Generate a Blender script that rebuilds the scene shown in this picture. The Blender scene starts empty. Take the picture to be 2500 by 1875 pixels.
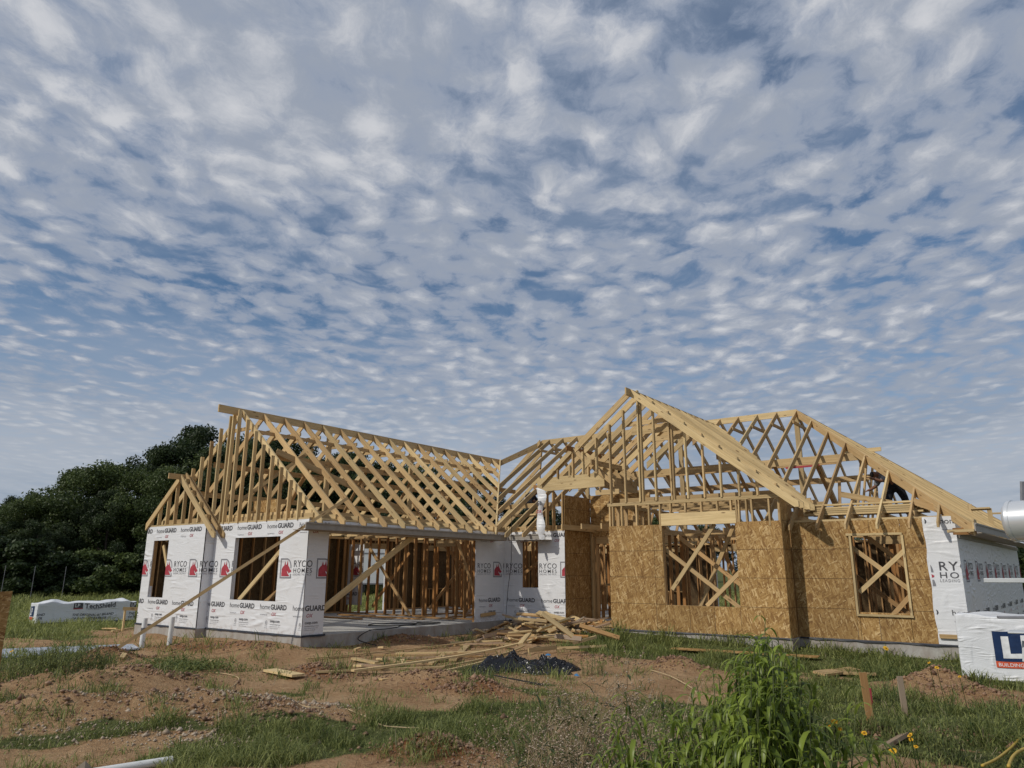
import bpy, math, random
import numpy as np
from mathutils import Vector as V, Matrix
R = math.radians
random.seed(7); rng = np.random.default_rng(11)
S = bpy.context.scene
# ---------------------------------------------------------------- camera, sky, sun, exposure
F_PX, PITCH, ROLL, YAW = 1781.5, 0.2502, 0.0042, 0.6414          # pixels of a 2500 px wide frame, radians
CAM = V((13.2175, -10.3221, 1.3632))
_fh = V((-math.sin(YAW), math.cos(YAW), 0)); _r = V((math.cos(YAW), math.sin(YAW), 0)); _u = V((0, 0, 1))
_fw = _fh*math.cos(PITCH) + _u*math.sin(PITCH); _up = -_fh*math.sin(PITCH) + _u*math.cos(PITCH)
_rt = _r*math.cos(ROLL) + _up*math.sin(ROLL); _uu = -_r*math.sin(ROLL) + _up*math.cos(ROLL)
cd = bpy.data.cameras.new('camera'); cam = bpy.data.objects.new('camera', cd); S.collection.objects.link(cam)
cd.sensor_width = 36; cd.lens = 36*F_PX/2500; cd.clip_end = 5000; cd.clip_start = .05
cam.matrix_world = Matrix(((_rt.x, _uu.x, -_fw.x, CAM.x), (_rt.y, _uu.y, -_fw.y, CAM.y), (_rt.z, _uu.z, -_fw.z, CAM.z), (0, 0, 0, 1)))
S.camera = cam
SUN_EL, SUN_AZ = R(38), R(-113)        # azimuth measured from +X towards +Y: the sun stands behind the camera's left shoulder
sun_dir = V((math.cos(SUN_EL)*math.cos(SUN_AZ), math.cos(SUN_EL)*math.sin(SUN_AZ), math.sin(SUN_EL)))
sl = bpy.data.lights.new('sun', 'SUN'); sl.energy = 2.5; sl.angle = R(1.2); sl.color = (1, .94, .84)
so = bpy.data.objects.new('sun', sl); S.collection.objects.link(so); so.rotation_euler = (-sun_dir).to_track_quat('-Z', 'Y').to_euler()
so.location = (0, -30, 40)
S.view_settings.view_transform = 'Standard'; S.view_settings.look = 'None'; S.view_settings.gamma = 1
S.view_settings.exposure = 0.0
S.cycles.max_bounces = 8; S.cycles.transparent_max_bounces = 8

def build_world():
    w = bpy.data.worlds.new('World'); S.world = w; w.use_nodes = True
    nt = w.node_tree; nt.nodes.clear(); N = nt.nodes.new; L = nt.links.new
    def math_(op, a, b=None, c=None, clamp=False):
        n = N('ShaderNodeMath'); n.operation = op; n.use_clamp = clamp
        for i, x in enumerate((a, b, c)):
            if x is None: continue
            if isinstance(x, (int, float)): n.inputs[i].default_value = x
            else: L(x, n.inputs[i])
        return n.outputs[0]
    def noise(vec, sc, det=6, rough=.55, dist=0., lac=2.):
        n = N('ShaderNodeTexNoise'); n.inputs['Scale'].default_value = sc; n.inputs['Detail'].default_value = det
        n.inputs['Roughness'].default_value = rough; n.inputs['Distortion'].default_value = dist; n.inputs['Lacunarity'].default_value = lac
        L(vec, n.inputs['Vector']); return n.outputs['Fac']
    def ramp(x, a, b):
        n = N('ShaderNodeMapRange'); n.interpolation_type = 'SMOOTHSTEP'
        n.inputs[1].default_value = a; n.inputs[2].default_value = b; L(x, n.inputs[0]); return n.outputs[0]
    def mixc(f, a, b):
        n = N('ShaderNodeMix'); n.data_type = 'RGBA'
        if isinstance(f, float): n.inputs[0].default_value = f
        else: L(f, n.inputs[0])
        for i, x in ((6, a), (7, b)):
            if isinstance(x, tuple): n.inputs[i].default_value = (*x, 1)
            else: L(x, n.inputs[i])
        return n.outputs[2]
    def mapping(v, rot, sc, loc=(0, 0, 0)):
        mp = N('ShaderNodeMapping'); mp.inputs['Rotation'].default_value = (0, 0, rot); mp.inputs['Scale'].default_value = sc; mp.inputs['Location'].default_value = loc; L(v, mp.inputs[0]); return mp.outputs[0]
    sky = N('ShaderNodeTexSky'); sky.sky_type = 'NISHITA'; sky.sun_disc = False
    sky.sun_elevation = SUN_EL; sky.sun_rotation = math.pi/2 - SUN_AZ; sky.air_density = 1.0; sky.dust_density = .6; sky.ozone_density = 3
    tc = N('ShaderNodeTexCoord'); sp = N('ShaderNodeSeparateXYZ'); L(tc.outputs['Generated'], sp.inputs[0])
    zz = math_('ADD', math_('MAXIMUM', sp.outputs[2], .01), .05)          # the cloud sheet curves down to the horizon
    ca, sa = math.cos(YAW), math.sin(YAW)                                  # axes of the ripple rows
    a = math_('ADD', math_('MULTIPLY', sp.outputs[0], ca), math_('MULTIPLY', sp.outputs[1], sa))
    b = math_('ADD', math_('MULTIPLY', sp.outputs[0], -sa), math_('MULTIPLY', sp.outputs[1], ca))
    pa = math_('DIVIDE', a, zz); pb = math_('DIVIDE', b, zz)
    cb = N('ShaderNodeCombineXYZ'); L(pa, cb.inputs[0]); L(pb, cb.inputs[1]); cb.inputs[2].default_value = 3.3
    P = cb.outputs[0]
    P2 = mapping(P, R(-14), (.92, .72, 1))
    def warp(v, sc, amt, det=3):
        nw = N('ShaderNodeTexNoise'); nw.inputs['Scale'].default_value = sc; nw.inputs['Detail'].default_value = det; L(v, nw.inputs['Vector'])
        s1 = N('ShaderNodeVectorMath'); s1.operation = 'SUBTRACT'; L(nw.outputs['Color'], s1.inputs[0]); s1.inputs[1].default_value = (.5, .5, .5)
        vm = N('ShaderNodeVectorMath'); vm.operation = 'MULTIPLY_ADD'; L(s1.outputs[0], vm.inputs[0]); vm.inputs[1].default_value = (amt, amt, 0); L(v, vm.inputs[2]); return vm.outputs[0]
    PW = warp(warp(P2, 2.6, .17), 12., .060, 5)
    def puffs(v, sc, sm):
        vo = N('ShaderNodeTexVoronoi'); vo.feature = 'SMOOTH_F1'; vo.inputs['Scale'].default_value = sc; vo.inputs['Smoothness'].default_value = sm; vo.inputs['Randomness'].default_value = 1
        L(v, vo.inputs['Vector']); return math_('SUBTRACT', 1.0, math_('MULTIPLY', vo.outputs['Distance'], 1.35))
    cell = puffs(PW, 11., .6); cell2 = puffs(mapping(PW, .6, (.8, 1.25, 1), (3, 5, 0)), 20., .5)
    n1 = noise(PW, 9.5, 8, .60)
    n2 = noise(PW, 30., 6, .72)
    big = noise(P2, .8, 2.5, .5); big2 = noise(P2, 2.2, 3, .5)
    def zone(u0, v0, ru, rv):
        x = math_('DIVIDE', math_('SUBTRACT', pa, u0), ru); y = math_('DIVIDE', math_('SUBTRACT', pb, v0), rv)
        d = math_('ADD', math_('MULTIPLY', x, x), math_('MULTIPLY', y, y))
        return math_('EXPONENT', math_('MULTIPLY', d, -1.0))
    dens = math_('ADD', math_('MULTIPLY', cell, .36), math_('MULTIPLY', cell2, .22))
    for x, k in ((n1, .56), (n2, .38), (big, .16), (big2, .24)): dens = math_('ADD', dens, math_('MULTIPLY', x, k))
    for (q, k) in (((-1.55, 2.75, .8, .75), -.22), ((.36, 1.0, .22, .15), -.16), ((.05, 1.02, .14, .12), -.07), ((-.45, 1.25, .5, .4), .16), ((.72, 1.0, .2, .2), .10), ((1.6, 2.6, .8, .8), -.02)):
        dens = math_('ADD', dens, math_('MULTIPLY', zone(*q), k))
    cov = ramp(dens, CLO, CHI)
    rim = ramp(dens, CLO+.08, CHI+.20)                                      # thin edges are grey-blue, bodies whiter
    lump = math_('ADD', math_('MULTIPLY', noise(PW, 9., 6, .62), .5), math_('MULTIPLY', cell, .36)); soft = noise(P2, 1.5, 3, .5)
    shade = ramp(math_('ADD', math_('MULTIPLY', lump, .7), math_('ADD', math_('MULTIPLY', soft, .45), math_('MULTIPLY', n2, .22))), .54, .84)
    ccol = mixc(shade, (.325, .365, .44), (.62, .63, .66))
    ccol = mixc(rim, (.29, .34, .44), ccol)
    blue = N('ShaderNodeMix'); blue.data_type = 'RGBA'; blue.blend_type = 'MULTIPLY'; blue.inputs[0].default_value = 1
    L(sky.outputs[0], blue.inputs[6]); blue.inputs[7].default_value = (.058, .072, .078, 1)
    base = mixc(ramp(sp.outputs[2], .0, .38), (.25, .35, .52), blue.outputs[2])
    veil = ramp(math_('ADD', soft, math_('MULTIPLY', n1, .4)), .35, .95)
    base = mixc(math_('MULTIPLY', veil, .55), base, (.30, .36, .46))
    col = mixc(math_('MULTIPLY', cov, .95), base, ccol)
    far = ramp(sp.outputs[2], .30, .07)
    band = noise(mapping(P2, 0, (.8, .35, 1)), 1.3, 4, .5)
    fcol = mixc(ramp(band, .38, .62), (.285, .35, .44), (.42, .465, .53))
    col = mixc(math_('MULTIPLY', far, .90), col, fcol)
    col = mixc(ramp(sp.outputs[2], -.02, 0.), (.12, .10, .07), col)          # below the horizon: dull earth light
    bg = N('ShaderNodeBackground'); L(col, bg.inputs[0]); bg.inputs[1].default_value = 1.0
    out = N('ShaderNodeOutputWorld'); L(bg.outputs[0], out.inputs[0])
CLO, CHI = .60, .86
build_world()

# ---------------------------------------------------------------- helpers
def ray(px, py):                       # direction of a point of the 2500 x 1875 photograph
    return (_fw*F_PX + _rt*(px-1250) - _uu*(py-937.5))/F_PX
def at(px, py, dist):                  # the point at horizontal distance dist along that direction
    d = ray(px, py); return CAM + d*(dist/math.hypot(d.x, d.y))
def gp(px, py, z=-.3):
    d = ray(px, py); return CAM + d*((z-CAM.z)/d.z)
def g2(x, y, z=-.3): return gp(x*1.1302, y*1.1302, z)     # the same, for coordinates read off a 2212 px wide view

class MB:
    def __init__(s): s.v = []; s.f = []; s.g = []; s.t = []; s.m = []
    def add(s, vs, fs, gc=None, tone=0., mi=0):
        o = len(s.v); s.v += [tuple(p) for p in vs]; s.f += [tuple(i+o for i in f) for f in fs]
        s.g += [tuple(x) for x in (gc or vs)]; s.t += [tone]*len(vs); s.m += [mi]*len(fs)
    def build(s, name, mats, parent=None, loc=(0, 0, 0), smooth=False, rot=None):
        me = bpy.data.meshes.new(name); l = V(loc)
        me.from_pydata([(p[0]-l.x, p[1]-l.y, p[2]-l.z) for p in s.v], [], s.f)
        a = me.attributes.new('gc', 'FLOAT_VECTOR', 'POINT'); a.data.foreach_set('vector', np.array(s.g, 'f').ravel())
        a = me.attributes.new('tone', 'FLOAT', 'POINT'); a.data.foreach_set('value', np.array(s.t, 'f'))
        for m in (mats if isinstance(mats, (list, tuple)) else [mats]): me.materials.append(m)
        me.polygons.foreach_set('material_index', s.m)
        if smooth: me.polygons.foreach_set('use_smooth', [True]*len(me.polygons))
        me.update()
        o = bpy.data.objects.new(name, me); S.collection.objects.link(o)
        if parent: o.parent = parent; l = l - parent.location if parent.parent is None else l
        o.location = l
        return o
def tag(o, label=None, cat=None, group=None, kind=None):
    if label: o['label'] = label
    if cat: o['category'] = cat
    if group: o['group'] = group
    if kind: o['kind'] = kind
    return o
def thing(name, label, cat, loc=(0, 0, 0), group=None):
    o = bpy.data.objects.new(name, None); S.collection.objects.link(o); o.location = loc; o.empty_display_size = .2
    return tag(o, label, cat, group)
QF = [(0, 1, 2, 3), (7, 6, 5, 4), (0, 4, 5, 1), (1, 5, 6, 2), (2, 6, 7, 3), (3, 7, 4, 0)]
def board(mb, a, b, up, w, t, tone=0., mi=0):
    a = V(a); b = V(b); ax = (b-a); L = ax.length; ax.normalize(); up = V(up); up = (up - ax*up.dot(ax)).normalized(); sd = ax.cross(up)
    o = V((rng.uniform(0, 30), rng.uniform(0, 30), rng.uniform(0, 30))); vs = []; gs = []
    for l, base in ((0, a), (L, b)):
        for sw, st in ((-1, -1), (1, -1), (1, 1), (-1, 1)):
            vs.append(base + up*(sw*w/2) + sd*(st*t/2)); gs.append(o + V((l, sw*w/2, st*t/2)))
    mb.add(vs, [(3, 2, 1, 0), (4, 5, 6, 7), (0, 1, 5, 4), (1, 2, 6, 5), (2, 3, 7, 6), (3, 0, 4, 7)], gs, tone, mi)
def prism(mb, poly, n, t, ax, tone=0., mi=0):
    n = V(n).normalized(); ax = V(ax).normalized(); wv = n.cross(ax); k = len(poly)
    o = V((rng.uniform(0, 30), rng.uniform(0, 30), rng.uniform(0, 30))); P0 = V(poly[0])
    vs = [V(p)-n*t/2 for p in poly] + [V(p)+n*t/2 for p in poly]
    gs = [o + V(((p-P0).dot(ax), (p-P0).dot(wv), (p-P0).dot(n))) for p in vs]
    nrm = V((0, 0, 0))
    for i in range(k): nrm += (V(poly[i])-P0).cross(V(poly[(i+1) % k])-P0)
    fs = [tuple(range(k, 2*k)), tuple(reversed(range(k)))] + [(i, (i+1) % k, k+(i+1) % k, k+i) for i in range(k)]
    if nrm.dot(n) < 0: fs = [tuple(reversed(f)) for f in fs]
    mb.add(vs, fs, gs, tone, mi)
def box(mb, lo, hi, tone=0., mi=0):
    (x0, y0, z0), (x1, y1, z1) = lo, hi
    vs = [(x0, y0, z0), (x1, y0, z0), (x1, y1, z0), (x0, y1, z0), (x0, y0, z1), (x1, y0, z1), (x1, y1, z1), (x0, y1, z1)]
    mb.add(vs, [(3, 2, 1, 0), (4, 5, 6, 7), (0, 1, 5, 4), (1, 2, 6, 5), (2, 3, 7, 6), (3, 0, 4, 7)], None, tone, mi)
def tube(mb, pts, r, n=8, tone=0., mi=0, caps=True):
    pts = [V(p) for p in pts]; rs = r if isinstance(r, (list, tuple)) else [r]*len(pts); vs = []; gs = []; fs = []; L = 0
    ref = V((0, 0, 1)) if abs((pts[-1]-pts[0]).normalized().z) < .9 else V((1, 0, 0))
    for i, p in enumerate(pts):
        d = (pts[min(i+1, len(pts)-1)] - pts[max(i-1, 0)]).normalized(); a = d.cross(ref).normalized(); b = d.cross(a)
        if i: L += (p-pts[i-1]).length
        for k in range(n):
            an = 2*math.pi*k/n; vs.append(p + (a*math.cos(an)+b*math.sin(an))*rs[i]); gs.append((L, math.cos(an)*rs[i], math.sin(an)*rs[i]))
    for i in range(len(pts)-1):
        for k in range(n): fs.append((i*n+k, i*n+(k+1) % n, (i+1)*n+(k+1) % n, (i+1)*n+k))
    if caps: fs += [tuple(reversed(range(n))), tuple(range((len(pts)-1)*n, len(pts)*n))]
    mb.add(vs, fs, gs, tone, mi)

# ---------------------------------------------------------------- materials
def mat(name, rough=.8, spec=.3):
    m = bpy.data.materials.new(name); m.use_nodes = True; nt = m.node_tree; b = nt.nodes['Principled BSDF']
    b.inputs['Roughness'].default_value = rough; b.inputs['Specular IOR Level'].default_value = spec
    return m, nt, b
class G:                               # small node-graph helper
    def __init__(s, nt): s.nt = nt
    def n(s, t, **kw):
        x = s.nt.nodes.new(t)
        for k, v in kw.items(): setattr(x, k, v)
        return x
    def l(s, a, b): s.nt.links.new(a, b)
    def attr(s, name): return s.n('ShaderNodeAttribute', attribute_name=name)
    def mapping(s, vec, scale=(1, 1, 1), rot=(0, 0, 0), loc=(0, 0, 0)):
        m = s.n('ShaderNodeMapping'); m.inputs['Scale'].default_value = scale; m.inputs['Rotation'].default_value = rot; m.inputs['Location'].default_value = loc
        s.l(vec, m.inputs[0]); return m.outputs[0]
    def noise(s, vec, sc, det=4, rough=.5, dist=0., typ=None, col=False):
        n = s.n('ShaderNodeTexNoise')
        if typ: n.noise_type = typ
        n.inputs['Scale'].default_value = sc; n.inputs['Detail'].default_value = det; n.inputs['Roughness'].default_value = rough; n.inputs['Distortion'].default_value = dist
        if vec is not None: s.l(vec, n.inputs['Vector'])
        return n.outputs['Color' if col else 'Fac']
    def ramp(s, x, stops, interp='LINEAR'):
        n = s.n('ShaderNodeValToRGB'); n.color_ramp.interpolation = interp; e = n.color_ramp.elements
        while len(e) < len(stops): e.new(.5)
        for k, (p, c) in enumerate(stops):
            e[k].position = p; e[k].color = (*c, 1) if isinstance(c, tuple) else (c, c, c, 1)
        s.l(x, n.inputs[0]); return n.outputs[0]
    def mix(s, f, a, b, mode='MIX'):
        n = s.n('ShaderNodeMix', data_type='RGBA', blend_type=mode)
        for i, x in ((0, f), (6, a), (7, b)):
            if isinstance(x, (int, float)): n.inputs[i].default_value = x
            elif isinstance(x, tuple): n.inputs[i].default_value = (*x, 1)
            else: s.l(x, n.inputs[i])
        return n.outputs[2]
    def m(s, op, a, b=None, c=None, clamp=False):
        n = s.n('ShaderNodeMath', operation=op); n.use_clamp = clamp
        for i, x in enumerate((a, b, c)):
            if x is None: continue
            if isinstance(x, (int, float)): n.inputs[i].default_value = x
            else: s.l(x, n.inputs[i])
        return n.outputs[0]
    def bump(s, h, strength=.3, dist=.01, bsdf=None):
        n = s.n('ShaderNodeBump'); n.inputs['Strength'].default_value = strength; n.inputs['Distance'].default_value = dist; s.l(h, n.inputs['Height'])
        if bsdf: s.l(n.outputs[0], bsdf.inputs['Normal'])
        return n.outputs[0]
def obj_coord(g): return g.n('ShaderNodeTexCoord').outputs['Object']

def lumber_mat(name, c_lo, c_hi, grey=0.):
    m, nt, b = mat(name, .75, .25); g = G(nt)
    gc = g.attr('gc').outputs['Vector']; tone = g.attr('tone').outputs['Fac']
    grain = g.noise(g.mapping(gc, (1.2, 34, 34)), 1., 5, .6, .6)
    big = g.noise(g.mapping(gc, (1.1, 5, 5)), 1., 3, .5)
    col = g.ramp(g.m('ADD', g.m('MULTIPLY', grain, .7), g.m('MULTIPLY', big, .3)), [(.28, c_lo), (.72, c_hi)])
    rv = g.n('ShaderNodeObjectInfo').outputs['Random']
    # tone: 0 fresh yellow pine, 1 red-brown, >1 weathered grey
    red = g.mix(g.m('MINIMUM', tone, 1.0), (1, 1, 1), (.58, .36, .22))  # red-brown wood, deepened so interior studs carry some shade in their colour
    col = g.mix(1., col, red, 'MULTIPLY')
    gry = g.m('SUBTRACT', tone, 1.0, clamp=True)
    col = g.mix(gry, col, (.36, .32, .27))
    vv = g.m('MULTIPLY_ADD', rv, .42, .74)
    cv = g.n('ShaderNodeCombineColor'); g.l(vv, cv.inputs[0]); g.l(vv, cv.inputs[1]); g.l(g.m('MULTIPLY', vv, .97), cv.inputs[2])
    col = g.mix(1., col, cv.outputs[0], 'MULTIPLY')
    vo = g.n('ShaderNodeTexVoronoi'); vo.inputs['Scale'].default_value = 1.; g.l(g.mapping(gc, (2.6, 9, 9)), vo.inputs['Vector'])
    knot = g.ramp(vo.outputs['Distance'], [(.10, 1.), (.17, 0.)])
    col = g.mix(g.m('MULTIPLY', knot, .72), col, (.13, .06, .025))
    st = g.noise(g.mapping(gc, (.8, 3, 3), loc=(4, 1, 8)), 1., 4, .6)
    col = g.mix(g.ramp(st, [(.52, 0.), (.74, .48)]), col, (.22, .16, .10))
    g.l(col, b.inputs['Base Color']); g.bump(grain, .25, .003, b)
    return m
M = {}
M['lumber'] = lumber_mat('lumber', (.47, .34, .165), (.78, .61, .35))
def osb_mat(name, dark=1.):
    m, nt, b = mat(name, .7, .3); g = G(nt); oc = g.attr('gc').outputs['Vector']
    col = None; hs = None
    for k, (ang, seed) in enumerate(((80, 0), (-60, 3), (50, 7), (8, 9), (-32, 13), (28, 17), (-8, 21), (62, 27), (-18, 33))):
        vo = g.n('ShaderNodeTexVoronoi'); vo.inputs['Scale'].default_value = 1.
        w = g.noise(oc, 5 + k, 2, .5, col=True)
        wv = g.n('ShaderNodeVectorMath', operation='MULTIPLY_ADD'); g.l(w, wv.inputs[0]); wv.inputs[1].default_value = (.05, .05, 0); g.l(oc, wv.inputs[2])
        g.l(g.mapping(g.mapping(wv.outputs[0], rot=(0, 0, R(ang)), loc=(seed, seed*2, 0)), (40, 6.6, 1)), vo.inputs['Vector'])
        sc = g.n('ShaderNodeSeparateColor'); g.l(vo.outputs['Color'], sc.inputs[0])
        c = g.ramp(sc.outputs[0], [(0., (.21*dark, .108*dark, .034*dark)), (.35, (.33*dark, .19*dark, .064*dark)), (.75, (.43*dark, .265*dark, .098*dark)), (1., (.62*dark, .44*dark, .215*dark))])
        msk = g.m('GREATER_THAN', sc.outputs[1], .66)
        col = c if col is None else g.mix(msk, col, c)
        hs = sc.outputs[0] if hs is None else g.mix(msk, hs, sc.outputs[0])
    sep = g.n('ShaderNodeSeparateXYZ'); g.l(oc, sep.inputs[0])
    fr = g.m('FRACT', g.m('DIVIDE', sep.outputs[1], .61)); ln = g.m('LESS_THAN', fr, .017)
    col = g.mix(g.m('MULTIPLY', ln, .85), col, (.05, .03, .015))
    st = g.noise(oc, 1.3, 4, .6); col = g.mix(g.ramp(st, [(.42, 0.), (.75, .32)]), col, (.17, .10, .04))
    ov = g.m('MULTIPLY_ADD', g.n('ShaderNodeObjectInfo').outputs['Random'], .24, .88); cv = g.n('ShaderNodeCombineColor')
    for q_ in range(3): g.l(ov, cv.inputs[q_])
    col = g.mix(1., col, cv.outputs[0], 'MULTIPLY')
    g.l(col, b.inputs['Base Color']); g.bump(hs, .35, .004, b)
    return m
M['osb'] = osb_mat('osb'); M['osb_shaded'] = osb_mat('osb_inner_shade', .20)  # inner faces: the same board darkened, interior shade put into its colour
def wrap_mat(name, base=(.74, .75, .77), sc=1.):
    m, nt, b = mat(name, .42, .45); g = G(nt); oc = g.attr('gc').outputs['Vector']
    r1 = g.noise(g.mapping(oc, (1.6*sc, .55*sc, 1.6*sc), rot=(.5, 0, R(28))), 2.0, 3, .5, .8, 'RIDGED_MULTIFRACTAL')
    r2 = g.noise(g.mapping(oc, (.6*sc, 2.6*sc, 1.6*sc), rot=(0, .4, R(-24)), loc=(3, 4, 5)), 2.4, 4, .55, 1.2, 'RIDGED_MULTIFRACTAL')
    n3 = g.noise(oc, 26*sc, 3, .6)
    msk = g.ramp(g.noise(oc, 1.4*sc, 2, .5), [(.40, .15), (.62, 1.)])
    h = g.m('ADD', g.m('MULTIPLY', g.m('ADD', r1, r2), msk), g.m('MULTIPLY', n3, .10))
    g.bump(h, 1., .032, b)
    d = g.noise(oc, .8, 5, .65); col = g.mix(g.ramp(d, [(.5, 0.), (.8, .25)]), base, (.52, .49, .44)); sz = g.n('ShaderNodeSeparateXYZ'); g.l(oc, sz.inputs[0])
    mud = g.m('MULTIPLY', g.ramp(sz.outputs[1], [(0., .7), (.16, 0.)]), g.ramp(g.noise(oc, 7, 6, .75), [(.48, 0.), (.68, 1.)])); col = g.mix(mud, col, (.36, .24, .16))
    g.l(col, b.inputs['Base Color']); return m
M['wrap'] = wrap_mat('house_wrap'); M['tarpwrap'] = wrap_mat('bundle_wrap', (.72, .74, .77), 1.8)
def plain(name, c, rough=.6, spec=.3, metal=0., var=.12, nsc=8.):
    m, nt, b = mat(name, rough, spec); g = G(nt); oc = obj_coord(g); b.inputs['Metallic'].default_value = metal
    n = g.noise(oc, nsc, 5, .6); d = tuple(x*(1-2*var) for x in c); e = tuple(min(1, x*(1+var)) for x in c)
    g.l(g.ramp(n, [(.3, d), (.7, e)]), b.inputs['Base Color']); g.bump(n, .15, .004, b); return m
M['ink'] = plain('black_ink', (.085, .085, .095), .6); M['grey_ink'] = plain('grey_ink', (.25, .25, .27), .6); M['red_ink'] = plain('red_ink', (.42, .055, .075), .6)
M['blue_ink'] = plain('blue_ink', (.010, .032, .10), .5); M['orange_ink'] = plain('orange_ink', (.62, .10, .04), .5); M['white_ink'] = plain('white_ink', (.74, .76, .78), .5)
M['trim'] = plain('painted_trim', (.33, .30, .26), .55, var=.08); M['soffit'] = plain('soffit_board', (.30, .24, .18), .7)
def concrete():
    m, nt, b = mat('concrete', .85, .25); g = G(nt); oc = obj_coord(g)
    a = g.noise(oc, 1.5, 6, .65); c = g.noise(oc, 30, 4, .7)
    col = g.ramp(g.m('ADD', g.m('MULTIPLY', a, .7), g.m('MULTIPLY', c, .3)), [(.3, (.32, .31, .29)), (.7, (.54, .53, .50))])
    sp = g.n('ShaderNodeSeparateXYZ'); g.l(oc, sp.inputs[0])
    ed = g.m('MULTIPLY', g.noise(g.mapping(oc, (1, 1, .35)), 3, 5, .7), g.m('LESS_THAN', sp.outputs[2], -.006))
    col = g.mix(g.ramp(ed, [(.35, 0.), (.65, .6)]), col, (.20, .13, .085))
    g.l(col, b.inputs['Base Color']); g.bump(c, .3, .004, b); return m
M['concrete'] = concrete()
M['felt'] = plain('black_membrane', (.02, .024, .035), .5); M['pvc'] = plain('white_pvc', (.74, .74, .72), .35, .5, var=.05)
M['black'] = plain('black_fabric', (.016, .016, .02), .65)

# ---------------------------------------------------------------- lettering
_glyph = {}
def text2d(s, size, bold=0., shear=0., space=1.):
    key = (s, bold, shear, space)
    if key not in _glyph:
        c = bpy.data.curves.new('t', 'FONT'); c.body = s; c.size = 1; c.offset = bold; c.shear = shear; c.space_character = space; c.resolution_u = 3; c.fill_mode = 'FRONT'
        o = bpy.data.objects.new('t', c); S.collection.objects.link(o)
        me = bpy.data.meshes.new_from_object(o.evaluated_get(bpy.context.evaluated_depsgraph_get()))
        vs = [(v.co.x, v.co.y) for v in me.vertices]; me.calc_loop_triangles()
        tr = [[vs[i] for i in t.vertices] for t in me.loop_triangles]
        bpy.data.objects.remove(o); bpy.data.meshes.remove(me); bpy.data.curves.remove(c)
        _glyph[key] = tr
    return [[(x*size, y*size) for x, y in t] for t in _glyph[key]]
def twidth(tr): return max(p[0] for t in tr for p in t)
def tri_poly(pts):                    # ear clipping of a simple outline
    pts = list(pts); out = []
    def area(a, b, c): return (b[0]-a[0])*(c[1]-a[1]) - (b[1]-a[1])*(c[0]-a[0])
    if sum(pts[i][0]*pts[(i+1) % len(pts)][1]-pts[(i+1) % len(pts)][0]*pts[i][1] for i in range(len(pts))) < 0: pts.reverse()
    k = 0
    while len(pts) > 3 and k < 400:
        k += 1
        for i in range(len(pts)):
            a, b, c = pts[i-1], pts[i], pts[(i+1) % len(pts)]
            if area(a, b, c) <= 0: continue
            if any(area(a, b, p) >= 0 and area(b, c, p) >= 0 and area(c, a, p) >= 0 for p in pts if p not in (a, b, c)): continue
            out.append([a, b, c]); pts.pop(i); break
    out.append(pts); return out
def clip(poly, u0, u1, v0, v1):
    for ax, lim, sg in ((0, u0, 1), (0, u1, -1), (1, v0, 1), (1, v1, -1)):
        out = []
        for i in range(len(poly)):
            a, b = poly[i-1], poly[i]; da = (a[ax]-lim)*sg; db = (b[ax]-lim)*sg
            if (da >= 0) != (db >= 0):
                t = da/(da-db); out.append((a[0]+(b[0]-a[0])*t, a[1]+(b[1]-a[1])*t))
            if db >= 0: out.append(b)
        poly = out
        if len(poly) < 3: return None
    return poly
def unit_print(parts, u, v, words=True):      # parts: list of (tris, material index)
    return [([[(x+u, y+v) for x, y in t] for t in tr], mi) for tr, mi in parts]
def place(tr, x, y, sx=1.): return [[(a*sx+x, b+y) for a, b in t] for t in tr]
INKS = ['ink', 'grey_ink', 'red_ink', 'blue_ink', 'orange_ink', 'white_ink']
def _home(w=.96):
    a = text2d('home', .150); b = text2d('GUARD', .150, .035)
    wa = twidth(a); wb = twidth(b); k = w/(wa+wb+.02)
    return [(place(a, 0, 0, k), 0), (place(b, (wa+.02)*k, 0, k), 0)], (wa+.02)*k
def home_unit(lower):
    P, xg = _home()
    P += [(place(text2d('housewrap by', .045), .03, -.13), 1), (place(text2d('OX', .105, .012, .25), xg+.04, -.135), 2)]
    if lower:
        x = xg+.02
        P += [(place(text2d('oxep.com', .085, .016), x, -.27), 0), (place(text2d('HomeGuard Building Products', .030, .004), x, -.325), 0),
              (place(text2d('Class A  Factory Number 1-800', .027), x, -.365), 1), (place(text2d('CODE NO: 0123 456 789', .027), x, -.405), 1)]
        ring = []; cx, cy = x-.13, -.285
        for k in range(12):
            a0, a1 = 2*math.pi*k/12, 2*math.pi*(k+1)/12
            q = [(cx+.036*math.cos(a0), cy+.048*math.sin(a0)), (cx+.036*math.cos(a1), cy+.048*math.sin(a1)), (cx+.029*math.cos(a1), cy+.040*math.sin(a1)), (cx+.029*math.cos(a0), cy+.040*math.sin(a0))]
            ring.append([(px_, py_) for px_, py_ in q])
        P += [(ring, 1), (place(text2d('LISTED', .028), cx-.055, -.365), 1), (place(text2d('ESR-1000', .026), cx-.06, -.40), 1), (place(text2d('R', .06), cx-.022, -.305), 1)]
    return P
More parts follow.
